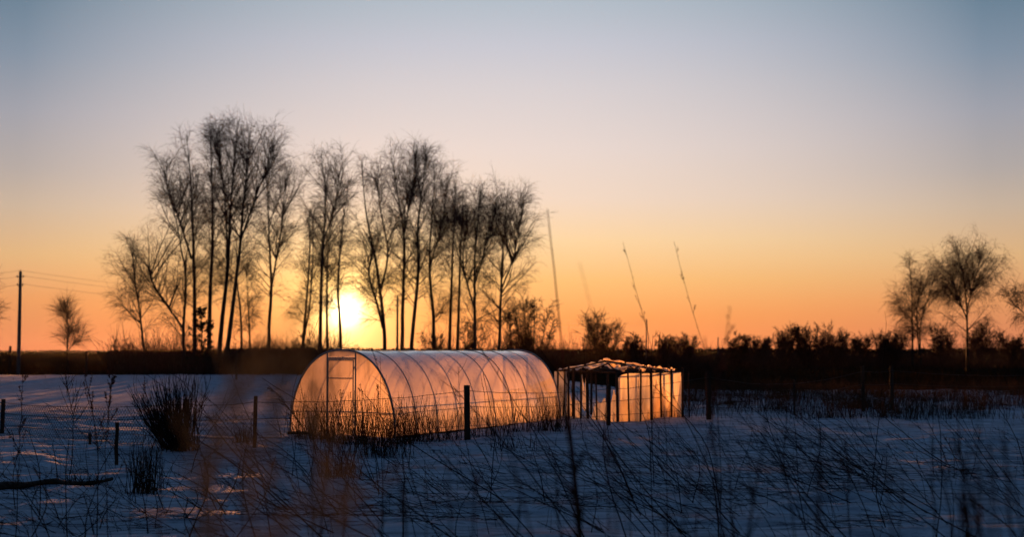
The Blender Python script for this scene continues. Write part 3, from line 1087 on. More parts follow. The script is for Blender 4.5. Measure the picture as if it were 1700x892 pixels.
def film(A, B, top, bot, name, n=9, m=9, wav=.025, off=.03, seed=0):
    """a hanging film between ground points A and B; top/bot are lists of heights along it (torn outline)"""
    rr = np.random.default_rng(seed)
    d = (B - A) / (np.linalg.norm(B - A) + 1e-9)
    nn = np.array([d[1], -d[0]])
    ph = rr.uniform(0, 6, 3)
    V = np.zeros((m, n, 3))
    for j_ in range(n):
        f = j_ / (n - 1)
        tp = np.interp(f, np.linspace(0, 1, len(top)), top)
        bt = np.interp(f, np.linspace(0, 1, len(bot)), bot)
        for i_ in range(m):
            g = i_ / (m - 1)
            z_ = bt * (1 - g) + tp * g
            w_ = wav * (math.sin(f * 9 + ph[0]) + .6 * math.sin(f * 17 + g * 3 + ph[1])) * (1.1 - g)
            q2 = A + (B - A) * (f + .02 * math.sin(g * 5 + ph[2])) + nn * (off + w_)
            V[i_, j_] = (q2[0], q2[1], z_)
    a_ = Acc()
    i, j = np.meshgrid(np.arange(m - 1), np.arange(n - 1), indexing='ij')
    k = i * n + j
    a_.add(V, Q=np.stack([k, k + 1, k + n + 1, k + n], -1))
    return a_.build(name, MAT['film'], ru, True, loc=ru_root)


# right wall: film still up between the posts
for q_ in range(len(right_f) - 1):
    tops = [(1.22, 1.35, 1.38), (1.40, 1.40), (1.38, 1.40), (1.40, 1.39), (1.40, 1.40), (1.41, 1.41)][q_]
    film(wallR[q_], wallR[q_ + 1], tops, (-.05, -.05), 'film_panel', off=-.05, wav=.015, seed=q_)
film(c0, cR, (.25, .75, .55, .95, .35, .6, 1.05, .4, .2), (-.05, -.05), 'film_rag', n=33, off=-.10, seed=40)
film(ppos(c0, cR, .45), cR, (.1, .4, 1.2, .7, .3, .9, .2), (-.05, -.05), 'film_rag', n=25, off=-.15, seed=41)
# left wall: rags
ff = [0] + left_f
def LW(f):
    return ppos(c0, cL, f)
film(LW(.0), LW(.16), (.55, .95, .30), (-.05, -.05), 'film_rag', seed=20)
film(LW(.16), LW(.34), (.3, .75, .55, .62), (-.05, -.05), 'film_rag', seed=21)
film(LW(.34), LW(.50), (.62, .45, .1, .02), (-.05, -.05), 'film_rag', seed=22)
film(LW(.50), LW(.56), (.85, 1.36, .6), (.35, .30, .45), 'film_rag', seed=23, n=7)
film(LW(.56), LW(.62), (1.0, 1.34, 1.25), (.30, .60, .95), 'film_rag', seed=24, n=7)
film(LW(.62), LW(.80), (.55, .62, .60), (-.05, -.05), 'film_rag', seed=25)
film(LW(.76), LW(.86), (.5, .8, 1.30), (-.05, -.05), 'film_rag', seed=26)
film(LW(.86), LW(1.08), (1.41, 1.40), (-.05, -.05), 'film_panel', seed=27)
film(ppos(cR, cB, 0), ppos(cR, cB, .22), (1.40, .9, .2), (-.05, -.05), 'film_rag', seed=28)
film(ppos(cR, cB, .5), ppos(cR, cB, .8), (.2, .7, .3), (-.05, -.05), 'film_rag', seed=29)


def roof_rag(A, B, C_, D_, seed):
    rr = np.random.default_rng(seed)
    V = np.zeros((7, 7, 3))
    for i_ in range(7):
        for j_ in range(7):
            u, v = i_ / 6, j_ / 6
            p_ = (A * (1 - u) + B * u) * (1 - v) + (D_ * (1 - u) + C_ * u) * v
            V[i_, j_] = p_ + np.array([rr.normal(0, .012), rr.normal(0, .012), -.09 * math.sin(u * math.pi) * math.sin(v * math.pi) + .03 + rr.normal(0, .028)])
    a_ = Acc()
    i, j = np.meshgrid(np.arange(6), np.arange(6), indexing='ij')
    k = i * 7 + j
    a_.add(V, Q=np.stack([k, k + 1, k + 8, k + 7], -1))
    a_.build('roof_rag', MAT['film'], ru, True, loc=ru_root)


def RP(f, g):
    """roof point: f along the right wall, g from the eave (0) to the ridge (1)"""
    return z3(ppos(c0, cR, f), HT + .02) * (1 - g) + ppos(peakA, peakB, f) * g


def LP_(f, g):
    return z3(ppos(cL, cB, f), HT + .02) * (1 - g) + ppos(peakA, peakB, f) * g


for (f0, f1, g0_, g1_, fn, sd_) in [(.0, .18, .70, .95, RP, 1), (.30, .42, .6, .85, RP, 2), (.62, .80, .7, .95, RP, 3), (.36, .46, .1, .30, RP, 4), (.80, .95, .25, .5, RP, 5), (.08, .18, .2, .40, RP, 6),
                                    (.0, .12, .0, .5, LP_, 7), (.02, .1, .6, .95, LP_, 8), (.15, .3, .3, .55, LP_, 9), (.3, .42, .6, .8, LP_, 10), (.5, .62, .4, .7, LP_, 11)]:
    roof_rag(fn(f0, g0_), fn(f1, g0_), fn(f1, g1_), fn(f0, g1_), sd_)
# strip of film or snow along the ridge
for f0, f1 in ((0, .30), (.36, .62), (.70, .80), (.88, 1.0)):
    a = Acc()
    ff_ = np.linspace(f0, f1, 9)
    pts = np.array([peakA * (1 - f) + peakB * f + [0, 0, .04 + .02 * math.sin(f * 31)] for f in ff_])
    a.tubes(pts, .012 + .03 * np.abs(np.sin(ff_ * 19 + 1)), 6)
    a.build('roof_rag', MAT['film'], ru, True, loc=ru_root)

# ------------------------------------------------------------------ the wire fence
posts = [((-150, 716), .95, .09), ((3, 724), .86, .10), ((308, 752), 1.05, .11), ((422, 758), 1.14, .075), ((776, 736), 1.25, .135), ((1010, 712), 1.12, .115), ((1177, 702), 1.40, .155), ((1319, 693), 1.12, .07), ((1434, 686), 1.50, .13), ((1481, 684), 1.50, .13), ((1720, 680), 1.3, .12)]
fr = on_ground(*posts[0][0])
fence = thing('wire_fence', (fr[0], fr[1], 0), 'barbed wire fence on rough wooden posts running in front of the greenhouse', 'fence')
froot = np.array([fr[0], fr[1], 0.0])
pp = []
r = np.random.default_rng(4)
for (pxy, h, w) in posts:
    b = on_ground(*pxy)
    pp.append((b, h))
    a = Acc()
    n_ = 9
    zz = np.linspace(-.2, h, n_)
    lx, ly = r.normal(0, .015), r.normal(0, .02)
    P = np.array([[b[0] + lx * z_, b[1] + ly * z_, z_] for z_ in zz] + [[b[0] + lx * h, b[1] + ly * h, h + .004]])
    R = np.append(w / 2 * (1 + r.normal(0, .04, n_)), .001)
    a.tubes(P, R, 8)
    a.build('post', MAT['post'], fence, False, loc=froot)


def strand(zfac, name, barbs, sag=.05, jitter=0.0):
    pts, seeds_p = [], []
    for q_ in range(len(pp) - 1):
        (b0, h0), (b1, h1) = pp[q_], pp[q_ + 1]
        n__ = 14
        for k_ in range(n__ + (q_ == len(pp) - 2)):
            f = k_ / n__
            z_ = (h0 * (1 - f) + h1 * f) * zfac - sag * math.sin(math.pi * f) * (1 + .4 * math.sin(q_ * 2.3))
            pts.append([b0[0] * (1 - f) + b1[0] * f, b0[1] * (1 - f) + b1[1] * f - .07, z_ + random.gauss(0, jitter)])
    pts = np.array(pts)
    a_ = Acc()
    a_.tubes(pts, np.full(len(pts), .0055), 4)
    if barbs:
        d = np.linalg.norm(np.diff(pts, axis=0), axis=1)
        cum = np.concatenate([[0], np.cumsum(d)])
        for s_ in np.arange(.1, cum[-1], .13):
            i_ = min(np.searchsorted(cum, s_) - 1, len(pts) - 2)
            f = (s_ - cum[i_]) / d[i_]
            c_ = pts[i_] * (1 - f) + pts[i_ + 1] * f
            an = random.uniform(0, 3.14)
            for w_ in (an, an + 1.57):
                v_ = np.array([.2 * math.cos(w_), math.cos(w_), math.sin(w_)]) * .022
                a_.tubes(np.array([c_ - v_, c_ + v_]), np.array([.003, .002]), 3)
    a_.build(name, MAT['wire'], fence, True, loc=froot)


strand(.90, 'barbed_wire', True, .06, .006)
strand(.62, 'barbed_wire', True, .05, .006)
strand(.30, 'plain_wire', False, .03, .004)
# woven netting on the left spans
a = Acc()
for q_ in (0, 1, 2):
    (b0, h0), (b1, h1) = pp[q_], pp[q_ + 1]
    Ls = float(np.linalg.norm(b1 - b0))
    Hn = .80
    stepn = .11
    d = (b1 - b0) / Ls
    segs = []
    for s_ in np.arange(-Hn, Ls, stepn):
        for sgn in (1, -1):
            # a diagonal wire clipped to the span
            xa, xb = (s_, s_ + Hn)
            za, zb2 = (0.0, Hn) if sgn > 0 else (Hn, 0.0)
            lo, hi = max(xa, 0), min(xb, Ls)
            if hi - lo < .05:
                continue
            z1 = za + (zb2 - za) * (lo - xa) / Hn
            z2 = za + (zb2 - za) * (hi - xa) / Hn
            hs_ = lambda x_: .86 + .10 * x_ / Ls
            segs.append([[b0[0] + d[0] * lo, b0[1] + d[1] * lo - .06, z1 * hs_(lo) + .04], [b0[0] + d[0] * hi, b0[1] + d[1] * hi - .06, z2 * hs_(hi) + .04]])
    segs = np.array(segs)
    a.tubes(segs, np.full((len(segs), 2), .0034), 3)
netting = a.build('wire_netting', MAT['wire'], fence, False, loc=froot)

SG = 'wooden stakes in the snow'
for (pxy, top, w, lab) in [((16, 622), 575, .20, 'dark post at the edge of the snow, nearest the left border'),
                           ((143, 627), 583, .17, 'dark post at the edge of the snow right of the utility pole'),
                           ((392, 633), 583, .14, 'lone post in the snow behind the orange blurred plumes'),
                           ((193, 780), 702, .06, 'thin crooked stake left of the dense dark bush'),
                           ((149, 744), 720, .06, 'very short stump in the snow behind the tall weeds'),
                           ((944, 704), 606, .06, 'thin stake leaning beside the far corner of the arched greenhouse'),
                           ((953, 702), 612, .07, 'thick stake at the left end of the ruined shelter'),
                           ((1144, 700), 618, .05, 'thin stake just right of the ruined shelter')]:
    b = on_ground(*pxy)
    h = at(pxy[0], top, b[1])[2]
    zs_ = snow_at(*b)
    a = Acc()
    n_ = 7
    zz = np.linspace(zs_ - .15, h, n_)
    P = np.array([[b[0] + r.normal(0, w * .05), b[1], z_] for z_ in zz])
    P = np.vstack([P, P[-1] + [0, 0, .003]])
    a.tubes(P, np.append(w / 2 * (1 + r.normal(0, .06, n_)), .001), 8)
    tag(a.build('stake', MAT['post'], loc=(b[0], b[1], zs_)), lab, 'stake', SG)

# ------------------------------------------------------------------ power line
poles = [(-110, 447, 112), (34, 450, 120), (660, 492, 176), (1073, 530, 300), (1192, 560, 640)]
PL = ['utility pole outside the left border', 'tall concrete utility pole standing alone at the left', 'utility pole between the birch trunks right of the sun',
      'distant utility pole behind the thin-rodded bush', 'farthest tiny utility pole left of the thicket']
heads = []
for (px, top, D), lab in zip(poles, PL):
    tp = at(px, top, D)
    x0, H = tp[0], tp[2]
    t = thing('utility_pole', (x0, D, 0), lab, 'pole', 'poles of the power line')
    L0 = (x0, D, 0)
    a = Acc()
    wd = .15 if D < 400 else .28
    a.tubes(np.array([[x0, D, -.3], [x0, D, H * .5], [x0, D, H - .05], [x0, D, H - .045]]), np.array([wd * 1.12, wd, wd * .8, .01]), 8)
    a.build('shaft', MAT['concrete'], t, True, loc=L0)
    hs_ = []
    for (dx, dz) in ((0, .02), (.26, -.45), (-.26, -.45), (.24, -1.15), (-.24, -1.15)):
        if dx:
            a = Acc()
            a.tubes(np.array([[x0, D - .02, H + dz - .12], [x0 + dx, D - .02, H + dz - .10]]), np.array([.03, .03]), 5)
            a.build('bracket', MAT['wire'], t, True, loc=L0)
        a = Acc()
        zb_ = H + dz - .1
        a.tubes(np.array([[x0 + dx, D - .02, zb_], [x0 + dx, D - .02, zb_ + .05], [x0 + dx, D - .02, zb_ + .08], [x0 + dx, D - .02, zb_ + .14], [x0 + dx, D - .02, zb_ + .18]]), np.array([.04, .07, .04, .06, .01]), 8)
        a.build('insulator', MAT['porcelain'], t, True, loc=L0)
        hs_.append(np.array([x0 + dx, D - .02, zb_ + .12]))
    heads.append(hs_)
WL = ['top cable of the power line running behind the trees', 'middle cable of the power line, attached near the top insulators', 'lowest cable of the power line on the left']
for w_, ci in enumerate((0, 1, 3)):
    a = Acc()
    pts = []
    for q_ in range(3):
        A, B = heads[q_][ci], heads[q_ + 1][ci]
        sg = [.35, 1.0, 1.6][q_]
        for k_ in range(20 + (q_ == 2)):
            f = k_ / 20
            pts.append(A * (1 - f) + B * f - np.array([0, 0, sg * 4 * f * (1 - f)]))
    pts = np.array(pts)
    a.tubes(pts, np.full(len(pts), .009), 4)
    tag(a.build('power_cable', MAT['wire'], loc=tuple(pts[0])), WL[w_], 'cable', 'cables of the power line')

# ------------------------------------------------------------------ plants close by
def stem_path(base, tip, bend, n=14, seed=0, wob=.004):
    rr = np.random.default_rng(seed)
    base, tip = np.asarray(base, float), np.asarray(tip, float)
    d = tip - base
    L = np.linalg.norm(d)
    mid = base + d * .5 + np.array([bend * L, rr.normal(0, 7.5 * wob) * L, abs(bend) * .3 * L])
    P = smooth_path([base, mid, tip], n)
    w = np.cumsum(rr.normal(0, wob * L, (n, 3)), 0)
    w[:, 2] = 0
    w -= np.linspace(0, 1, n)[:, None] * w[-1][None]
    return P + w


def weed(label, base_px, tip_px, r0=.005, bend=0.0, D=None, branches=9, blen=.28, bang=.6, seeds=True, seed=0, n_seed=10, group=None, name='dry_weed', mat='stem', dtip=0.0, ss=1.0, lo=.3, wob=.004):
    rr = np.random.default_rng(seed)
    if D is None:
        b2 = on_ground(*base_px)
        D = b2[1]
    else:
        b2 = np.array([(base_px[0] - 850) / F_PX * D, D])
    zb_ = snow_at(b2[0], b2[1]) - .03
    base = np.array([b2[0], b2[1], zb_])
    tip = at(tip_px[0], tip_px[1], D + dtip)
    if tip[2] < zb_ + .1:
        tip[2] = zb_ + .1
    P = stem_path(base, tip, bend, 16, seed, wob)
    L = np.linalg.norm(tip - base)
    t = thing(name, tuple(base), label, 'weed', group)
    a_ = Acc()
    a_.tubes(P, r0 * (1 - .65 * np.linspace(0, 1, 16)), 5)
    a_.build('stem', MAT[mat], t, True, loc=base)
    if branches:
        tt = np.sort(rr.uniform(lo, .97, branches))
        P0, d0 = along(P[None], np.zeros(branches, int), tt)
        Lb = blen * L * (1.15 - tt) * rr.uniform(.6, 1.3, branches) + .03
        # side shoots spread about the stem
        B = grow(rr, P0, side_dirs(rr, d0, bang * .7, bang * 1.3), Lb, 7, np.array([0, 0, .5]), .07)
        a_ = Acc()
        a_.tubes(B, np.full((branches, 1), r0 * .5) * np.linspace(1, .5, 7)[None], 4)
        a_.build('side_shoots', MAT[mat], t, True, loc=base)['kind'] = 'stuff'
        if seeds:
            ns = n_seed * branches
            i_ = rr.integers(0, branches, ns)
            Q, dq = along(B, i_, rr.uniform(.25, 1, ns))
            Q2, dq2 = along(P[None], np.zeros(n_seed * 3, int), rr.uniform(.72, 1, n_seed * 3))
            Q, dq = np.concatenate([Q, Q2]), np.concatenate([dq, dq2])
            a_ = Acc()
            a_.seeds(Q, side_dirs(rr, dq, .2, 1.0), rr.uniform(.015, .035, len(Q)) * ss, rr.uniform(.004, .008, len(Q)) * ss)
            a_.build('seed_heads', MAT['seed'], t, False, loc=base)['kind'] = 'stuff'
    return t


LG = 'tall branched weeds at the lower left'
weed('tall thin weed nearest the left border, nearly straight', (24, 905), (39, 618), .0055, -.02, branches=12, blen=.16, bang=.5, seed=1, group=LG)
weed('broad much-branched weed between the stump and the left pole', (116, 796), (104, 606), .008, .05, branches=26, blen=.42, bang=.85, seed=2, group=LG, n_seed=6, lo=.35)
weed('tall weed forked near the top with bud clusters, left of the crooked stake', (164, 900), (140, 612), .0065, .03, branches=9, blen=.3, bang=.6, seed=3, group=LG, n_seed=14, lo=.45)
weed('weed whose plume of buds tops out above the crooked stake', (180, 905), (186, 622), .005, -.02, branches=10, blen=.2, bang=.5, seed=4, group=LG, n_seed=22, lo=.55)
weed('thin weed rising through the left side of the dense dark bush', (232, 800), (240, 626), .005, .02, branches=8, blen=.22, bang=.5, seed=5, group=LG)
weed('leaning thin weed crossing the tall ones at the left', (60, 835), (3, 700), .005, .03, branches=7, blen=.25, bang=.5, seed=6, group=LG)
weed('bent-over weed with drooping buds right of the thin post', (500, 735), (442, 638), .005, .14, branches=12, blen=.2, bang=.7, seed=7, n_seed=12, group='weeds by the greenhouse')
weed('weed with arching bud sprays against the greenhouse left corner', (512, 745), (462, 662), .006, .10, branches=14, blen=.3, bang=.7, seed=8, n_seed=14, group='weeds by the greenhouse')
weed('weed with a fine open head in front of the greenhouse door', (560, 745), (566, 648), .005, 0, branches=14, blen=.28, bang=.6, seed=9, n_seed=6, group='weeds by the greenhouse')
weed('pale weed with a bud plume against the greenhouse right gable', (640, 765), (628, 640), .005, -.03, branches=10, blen=.2, bang=.45, seed=10, n_seed=12, group='weeds by the greenhouse')
weed('straight tall weed rising in front of the greenhouse right gable', (628, 830), (598, 640), .006, .03, branches=8, blen=.16, bang=.5, seed=12, n_seed=6, group='weeds by the greenhouse')

TG = 'long dry stems rising above the horizon'
weed('tallest dry stem rising past the right end of the birch row', (984, 1102), (909, 347), .0095, 0.0, D=9, branches=0, blen=.03, bang=.3, seeds=False, seed=20, group=TG, mat='stemred', name='dry_weed', lo=.75, wob=.0005)
weed('long knotty stem curving left, above the thin-rodded bush', (1106, 972), (1034, 402), .0042, .05, D=12, branches=7, blen=.05, bang=.5, seeds=True, seed=21, n_seed=3, ss=.7, group=TG, wob=.0015, name='dry_weed', lo=.4)
weed('long knotty stem curving left, the right one of the two', (1192, 972), (1119, 401), .0042, .05, D=12, branches=8, blen=.05, bang=.5, seeds=True, seed=22, n_seed=3, ss=.7, group=TG, wob=.0015, name='dry_weed', lo=.4)
weed('faint blurred stem leaning left beside the spreading tree', (1060, 1362), (962, 436), .003, .03, D=6, branches=0, seed=23, group=TG, name='dry_weed')
weed('short reddish seed stalk right of the two long knotty stems', (1165, 900), (1212, 512), .005, -.04, D=7, branches=9, blen=.12, bang=.4, seed=24, group=TG, name='dry_weed', n_seed=4, lo=.6, mat='stemred', ss=.8)

# dense bush and reed tufts in the snow
def fan_bush(label, name, cat, base_px, spread, nst, height, lean, seed, rad_=.006, curl=.35, width=.12, mat='stem', group=None, forks=1):
    rr = np.random.default_rng(seed)
    b = on_ground(*base_px)
    zb_ = snow_at(b[0], b[1]) - .04
    root_ = np.array([b[0], b[1], zb_])
    t = thing(name, tuple(root_), label, cat, group)
    P0 = root_ + np.column_stack([rr.normal(0, width, nst), rr.normal(0, width, nst), np.zeros(nst)])
    D0 = np.column_stack([rr.normal(lean, spread, nst), rr.normal(0, spread * .7, nst), np.ones(nst)])
    L_ = height * rr.uniform(.55, 1.05, nst)
    B = grow(rr, P0, D0, L_, 9, np.array([0, 0, curl]), .05)
    a_ = Acc()
    a_.tubes(B, np.full((nst, 1), rad_) * np.linspace(1, .4, 9)[None], 4)
    st = a_.build('stems', MAT[mat], t, True, loc=root_)
    st['kind'] = 'stuff'
    if forks:
        n2_ = nst * 3 * forks
        i2_ = rr.integers(0, nst, n2_)
        Q, dq = along(B, i2_, rr.uniform(.35, .95, n2_))
        B2_ = grow(rr, Q, side_dirs(rr, dq, .2, .7), L_[i2_] * rr.uniform(.12, .35, n2_), 6, np.array([0, 0, curl]), .07)
        a_ = Acc()
        a_.tubes(B2_, np.full((n2_, 1), rad_ * .55) * np.linspace(1, .5, 6)[None], 3)
        st = a_.build('twigs', MAT[mat], t, False, loc=root_)
        st['kind'] = 'stuff'
    return t


fan_bush('dense dark bush of upright rods in the snow behind the reed tuft', 'willow_bush', 'bush', (300, 762), .40, 170, 1.42, -.36, 31, .007, .55, .16)
fan_bush('low arching half of the dark bush, its rods bent to the left', 'willow_bush', 'bush', (290, 762), .28, 60, 1.15, -1.1, 32, .007, .9, .10)
fan_bush('upright tuft of dark reeds in front of the dense bush', 'reed_tuft', 'reeds', (240, 826), .16, 90, .75, .0, 33, .005, .1, .12, 'grassnear', forks=0)
fan_bush('small dark heap of dead stalks on the board at the left', 'reed_tuft', 'reeds', (133, 812), .8, 60, .28, -.1, 34, .006, .2, .14, 'stem', forks=0)
fan_bush('small dark clump right behind the thin fence post', 'reed_tuft', 'reeds', (405, 742), .22, 60, .42, -.1, 35, .006, .1, .12, 'stem', forks=0)
GG = 'grass clumps along the foot of the greenhouse'
for q_, (px, py, h, n_, lab) in enumerate([
        (512, 735, .95, 60, 'grass clump at the left corner of the greenhouse'), (545, 740, .85, 60, 'grass clump in front of the greenhouse door'),
        (590, 742, .95, 70, 'grass clump right of the greenhouse door'), (632, 762, 1.0, 90, 'tall dark grass clump before the greenhouse right corner'),
        (662, 742, .85, 70, 'grass clump at the near corner of the greenhouse'), (700, 738, .9, 70, 'grass clump spreading beside the near corner hoop'),
        (742, 735, .75, 50, 'grass clump left of the thick fence post'), (805, 730, .7, 45, 'grass clump right of the thick fence post'),
        (850, 724, .8, 50, 'grass clump by the middle of the greenhouse wall'), (905, 722, .85, 80, 'dark grass clump toward the far end of the greenhouse'),
        (936, 716, .6, 40, 'grass clump at the far corner of the greenhouse'), (848, 752, .4, 30, 'small round tuft in the snow before the greenhouse'),
        (560, 800, .75, 40, 'tuft of thin dark stalks below the greenhouse door')]):
    fan_bush(lab, 'grass_clump', 'grass clump', (px, py), .26, int(n_ * 1.3), h * 1.2, -.05, 40 + q_, .0055, .25, .26, 'stem', GG, forks=0)

# log at the left
p0, p1 = on_ground(-30, 832), on_ground(186, 806)
c_ = (p0 + p1) / 2
t0_ = (c_[0], c_[1], .06)
a = Acc()
P = np.array([[*(p0 * (1 - f) + p1 * f), snow_at(*(p0 * (1 - f) + p1 * f)) + .035 + .01 * math.sin(f * 7)] for f in np.linspace(0, 1, 14)])
a.tubes(P, .055 + .012 * np.sin(np.linspace(0, 12, 14)) - np.linspace(0, .02, 14), 8)
tag(a.build('log', MAT['plank'], smooth=True, loc=t0_), 'long dark log half sunk in the snow at the lower left', 'log')

# ---- leaning dry stems all over the foreground: each counts
rr = np.random.default_rng(90)
FG = 'leaning dry stems in the foreground snow'
spots = []
hand = [((1545, 860), (1262, 690)), ((1500, 850), (1290, 665)), ((1440, 790), (1270, 700)), ((1452, 796), (1255, 742)), ((1430, 785), (1310, 690)), ((1470, 800), (1330, 680)), ((1463, 775), (1370, 640)),
        ((1340, 892), (1262, 700)), ((1200, 830), (1110, 700)), ((1195, 850), (1085, 640)), ((1150, 845), (1120, 715)), ((1085, 850), (1005, 690)), ((1130, 860), (1020, 700)), ((1140, 860), (900, 740)),
        ((935, 803), (855, 680)), ((688, 830), (640, 735)), ((632, 826), (585, 690)), ((605, 838), (520, 740)), ((722, 828), (640, 760)), ((740, 830), (700, 790)), ((1290, 820), (1180, 700)), ((1380, 770), (1210, 730)),
        ((1620, 800), (1500, 690)), ((1580, 785), (1440, 700)), ((1690, 870), (1560, 690)), ((1700, 830), (1600, 660)), ((1660, 800), (1590, 680)), ((1640, 910), (1380, 760)), ((1420, 842), (1240, 760)), ((1530, 880), (1330, 780)),
        ((450, 823), (400, 740)), ((470, 850), (395, 780)), ((520, 860), (420, 800)), ((560, 892), (410, 820)), ((480, 900), (345, 790)), ((1010, 910), (860, 800)), ((1150, 905), (960, 740)), ((1230, 895), (1090, 760))]
for (b, tp) in hand:
    spots.append((b, tp))
for _ in range(120):
    x = rr.uniform(380, 1760)
    y = rr.uniform(775, 980)
    L_ = rr.uniform(90, 330) * (y - 583) / 260
    an = rr.normal(.72, .24) if rr.uniform() < .7 else rr.normal(.12, .14)
    spots.append(((x, y), (x - L_ * math.sin(an), y - L_ * math.cos(an))))
for _ in range(50):
    x = rr.uniform(-10, 420)
    y = rr.uniform(790, 940)
    L_ = rr.uniform(50, 150) * (y - 583) / 260
    an = rr.normal(.1, .6)
    spots.append(((x, y), (x - L_ * math.sin(an), y - L_ * math.cos(an))))
ZN = [(60, 'at the left border below the log'), (130, 'under the left half of the log'), (200, 'at the right tip of the log'), (270, 'below the reed tuft'), (340, 'below the dense dark bush'),
      (430, 'below the thin fence post'), (500, 'left of the greenhouse door'), (580, 'below the greenhouse door'), (660, 'below the greenhouse near corner'), (740, 'left of the thick fence post'),
      (820, 'below the thick fence post'), (900, 'below the greenhouse wall'), (970, 'below the leaning far stake'), (1040, 'below the shelter corner'), (1110, 'below the shelter right wall'),
      (1180, 'below the post right of the shelter'), (1250, 'at the left rim of the stem thicket'), (1320, 'in the stem thicket'), (1400, 'in the dense middle of the stem thicket'), (1470, 'at the right rim of the stem thicket'),
      (1540, 'below the right pair of posts'), (1600, 'by the single tall straight stem'), (1660, 'left of the lower right clump'), (9999, 'at the right border')]
def where(x, y):
    return next(w_ for lim, w_ in ZN if x < lim)
stem_labels = []
for q_, (b, tp) in enumerate(spots):
    D = dist(b[1])
    b2 = on_ground(*b)
    base = np.array([b2[0], b2[1], snow_at(*b2) - .02])
    tip = at(tp[0], tp[1], D + rr.uniform(-.6, .8))
    tip[2] = max(tip[2], base[2] + .06)
    P = stem_path(base, tip, rr.normal(0, .09), 10, 900 + q_)
    a = Acc()
    r0 = rr.uniform(.0042, .0080)
    a.tubes(P, r0 * np.linspace(1, .45, 10), 4)
    nb = int(rr.integers(0, 8))
    if nb:
        Q, dq = along(P[None], np.zeros(nb, int), rr.uniform(.4, 1, nb))
        a.tubes(grow(rr, Q, side_dirs(rr, dq, .3, .8), rr.uniform(.05, .2, nb), 5, np.array([0, 0, .2]), .1), np.full((nb, 1), r0 * .5) * np.linspace(1, .5, 5)[None], 3)
    if rr.uniform() < .4:
        ns = 14
        Q, dq = along(P[None], np.zeros(ns, int), rr.uniform(.75, 1, ns))
        a.seeds(Q, side_dirs(rr, dq, .2, 1), rr.uniform(.015, .03, ns), .005)
    kind_ = 'thick' if r0 > .0063 else 'thin'
    side_ = 'leaning far left' if (b[0] - tp[0]) > 1.2 * (b[1] - tp[1]) else 'leaning left' if b[0] - tp[0] > 15 else 'nearly upright' if b[0] - tp[0] > -15 else 'leaning right'
    o_ = a.build('dry_weed', MAT['stem'], smooth=True, loc=tuple(base))
    row_ = 'far' if b[1] < 800 else 'near' if b[1] > 880 else ''
    long_ = 'long' if math.hypot(b[0] - tp[0], b[1] - tp[1]) > 130 else 'short'
    stem_labels.append((b[0], o_, ' '.join(w_ for w_ in (row_, long_, kind_, 'stem') if w_), side_, where(*b)))
same = {}
for it in sorted(stem_labels, key=lambda q_: q_[0]):
    same.setdefault(it[2:], []).append(it[1])
ORD = ['leftmost', 'second', 'third', 'fourth', 'fifth', 'sixth', 'seventh', 'eighth']
for (what_, side_, wh_), obs in same.items():
    for q_, o_ in enumerate(obs):
        tag(o_, (ORD[q_] + ' ' if len(obs) > 1 else '') + what_ + ' ' + side_ + ' ' + wh_, 'weed', FG)

# blurred uprights close to the camera
NG = 'out of focus stems close to the viewer'
near = [((962, 1000), (930, 640), 5.5, .014, 'thick dark blurred stem rising below the ruined shelter'), ((905, 1000), (845, 735), 5, .005, 'thin blurred stem left of the thick dark one'),
        ((690, 1000), (650, 720), 5.5, .006, 'blurred stem below the greenhouse near corner'), ((590, 1000), (575, 745), 6, .006, 'blurred stem below the greenhouse door'),
        ((1215, 1000), (1170, 560), 6, .006, 'blurred stem crossing the thick post right of the shelter'), ((1300, 1000), (1272, 690), 6, .007, 'blurred stem in front of the tangled thicket'),
        ((1060, 1010), (1015, 740), 5, .005, 'thin blurred stem under the middle of the shelter'), ((780, 1000), (742, 760), 5, .005, 'thin blurred stem below the thick fence post'),
        ((1400, 1000), (1365, 720), 5.5, .006, 'blurred stem right of the tangled thicket'), ((1500, 1000), (1470, 740), 5, .005, 'blurred stem below the pair of right posts'),
        ((1120, 1000), (1150, 740), 5, .005, 'thin blurred stem leaning right below the shelter'), ((1590, 1000), (1583, 640), 8, .005, 'single tall straight stem near the right border'),
        ((1660, 1000), (1640, 740), 4, .006, 'blurred dark stem at the lower right corner, first of the clump'), ((1690, 1000), (1625, 700), 4.2, .006, 'blurred dark stem bending over the lower right clump'),
        ((1710, 1000), (1700, 720), 4, .006, 'blurred dark stem at the right border'), ((1650, 1000), (1600, 780), 4.2, .005, 'short blurred stem left of the lower right clump')]
gn = np.random.default_rng(321)
x_seed = lambda q_: q_ % 3 == 0
CL = ['first', 'second', 'third', 'fourth', 'fifth', 'sixth', 'seventh', 'eighth', 'ninth', 'tenth', 'eleventh', 'twelfth']
for q_, x in enumerate(np.linspace(1560, 1712, 12)):
    near.append(((x + gn.uniform(20, 90), 1120), (x + gn.normal(0, 12), gn.uniform(700, 850)), gn.uniform(4.2, 6.5), gn.uniform(.004, .0075), CL[q_] + ' from the left of the dark blurred stems in the lower right corner'))
for q_, x in enumerate(np.linspace(215, 1685, 22)):
    tp_y = gn.uniform(690, 850)
    x = x + gn.uniform(-25, 25)
    lab = 'faint blurred upright weed ' + where(x, 0)
    if any(n_[4] == lab for n_ in near):
        lab = ('taller' if tp_y < [n_[1][1] for n_ in near if n_[4] == lab][0] else 'shorter') + ' blurred upright weed ' + where(x, 0)
    near.append(((x + gn.uniform(-10, 45), 1100), (x, tp_y), gn.uniform(5, 9), gn.uniform(.0035, .0055), lab))
for q_, (b, tp, D, r0, lab) in enumerate(near):
    weed(lab, b, tp, r0 * 1.45, rr.normal(0, .03), D=D, branches=5, blen=.12, bang=.5, seeds=(D > 5.6 and x_seed(q_)), seed=300 + q_, n_seed=4, group=NG, name='dry_weed', ss=.9, lo=.3)

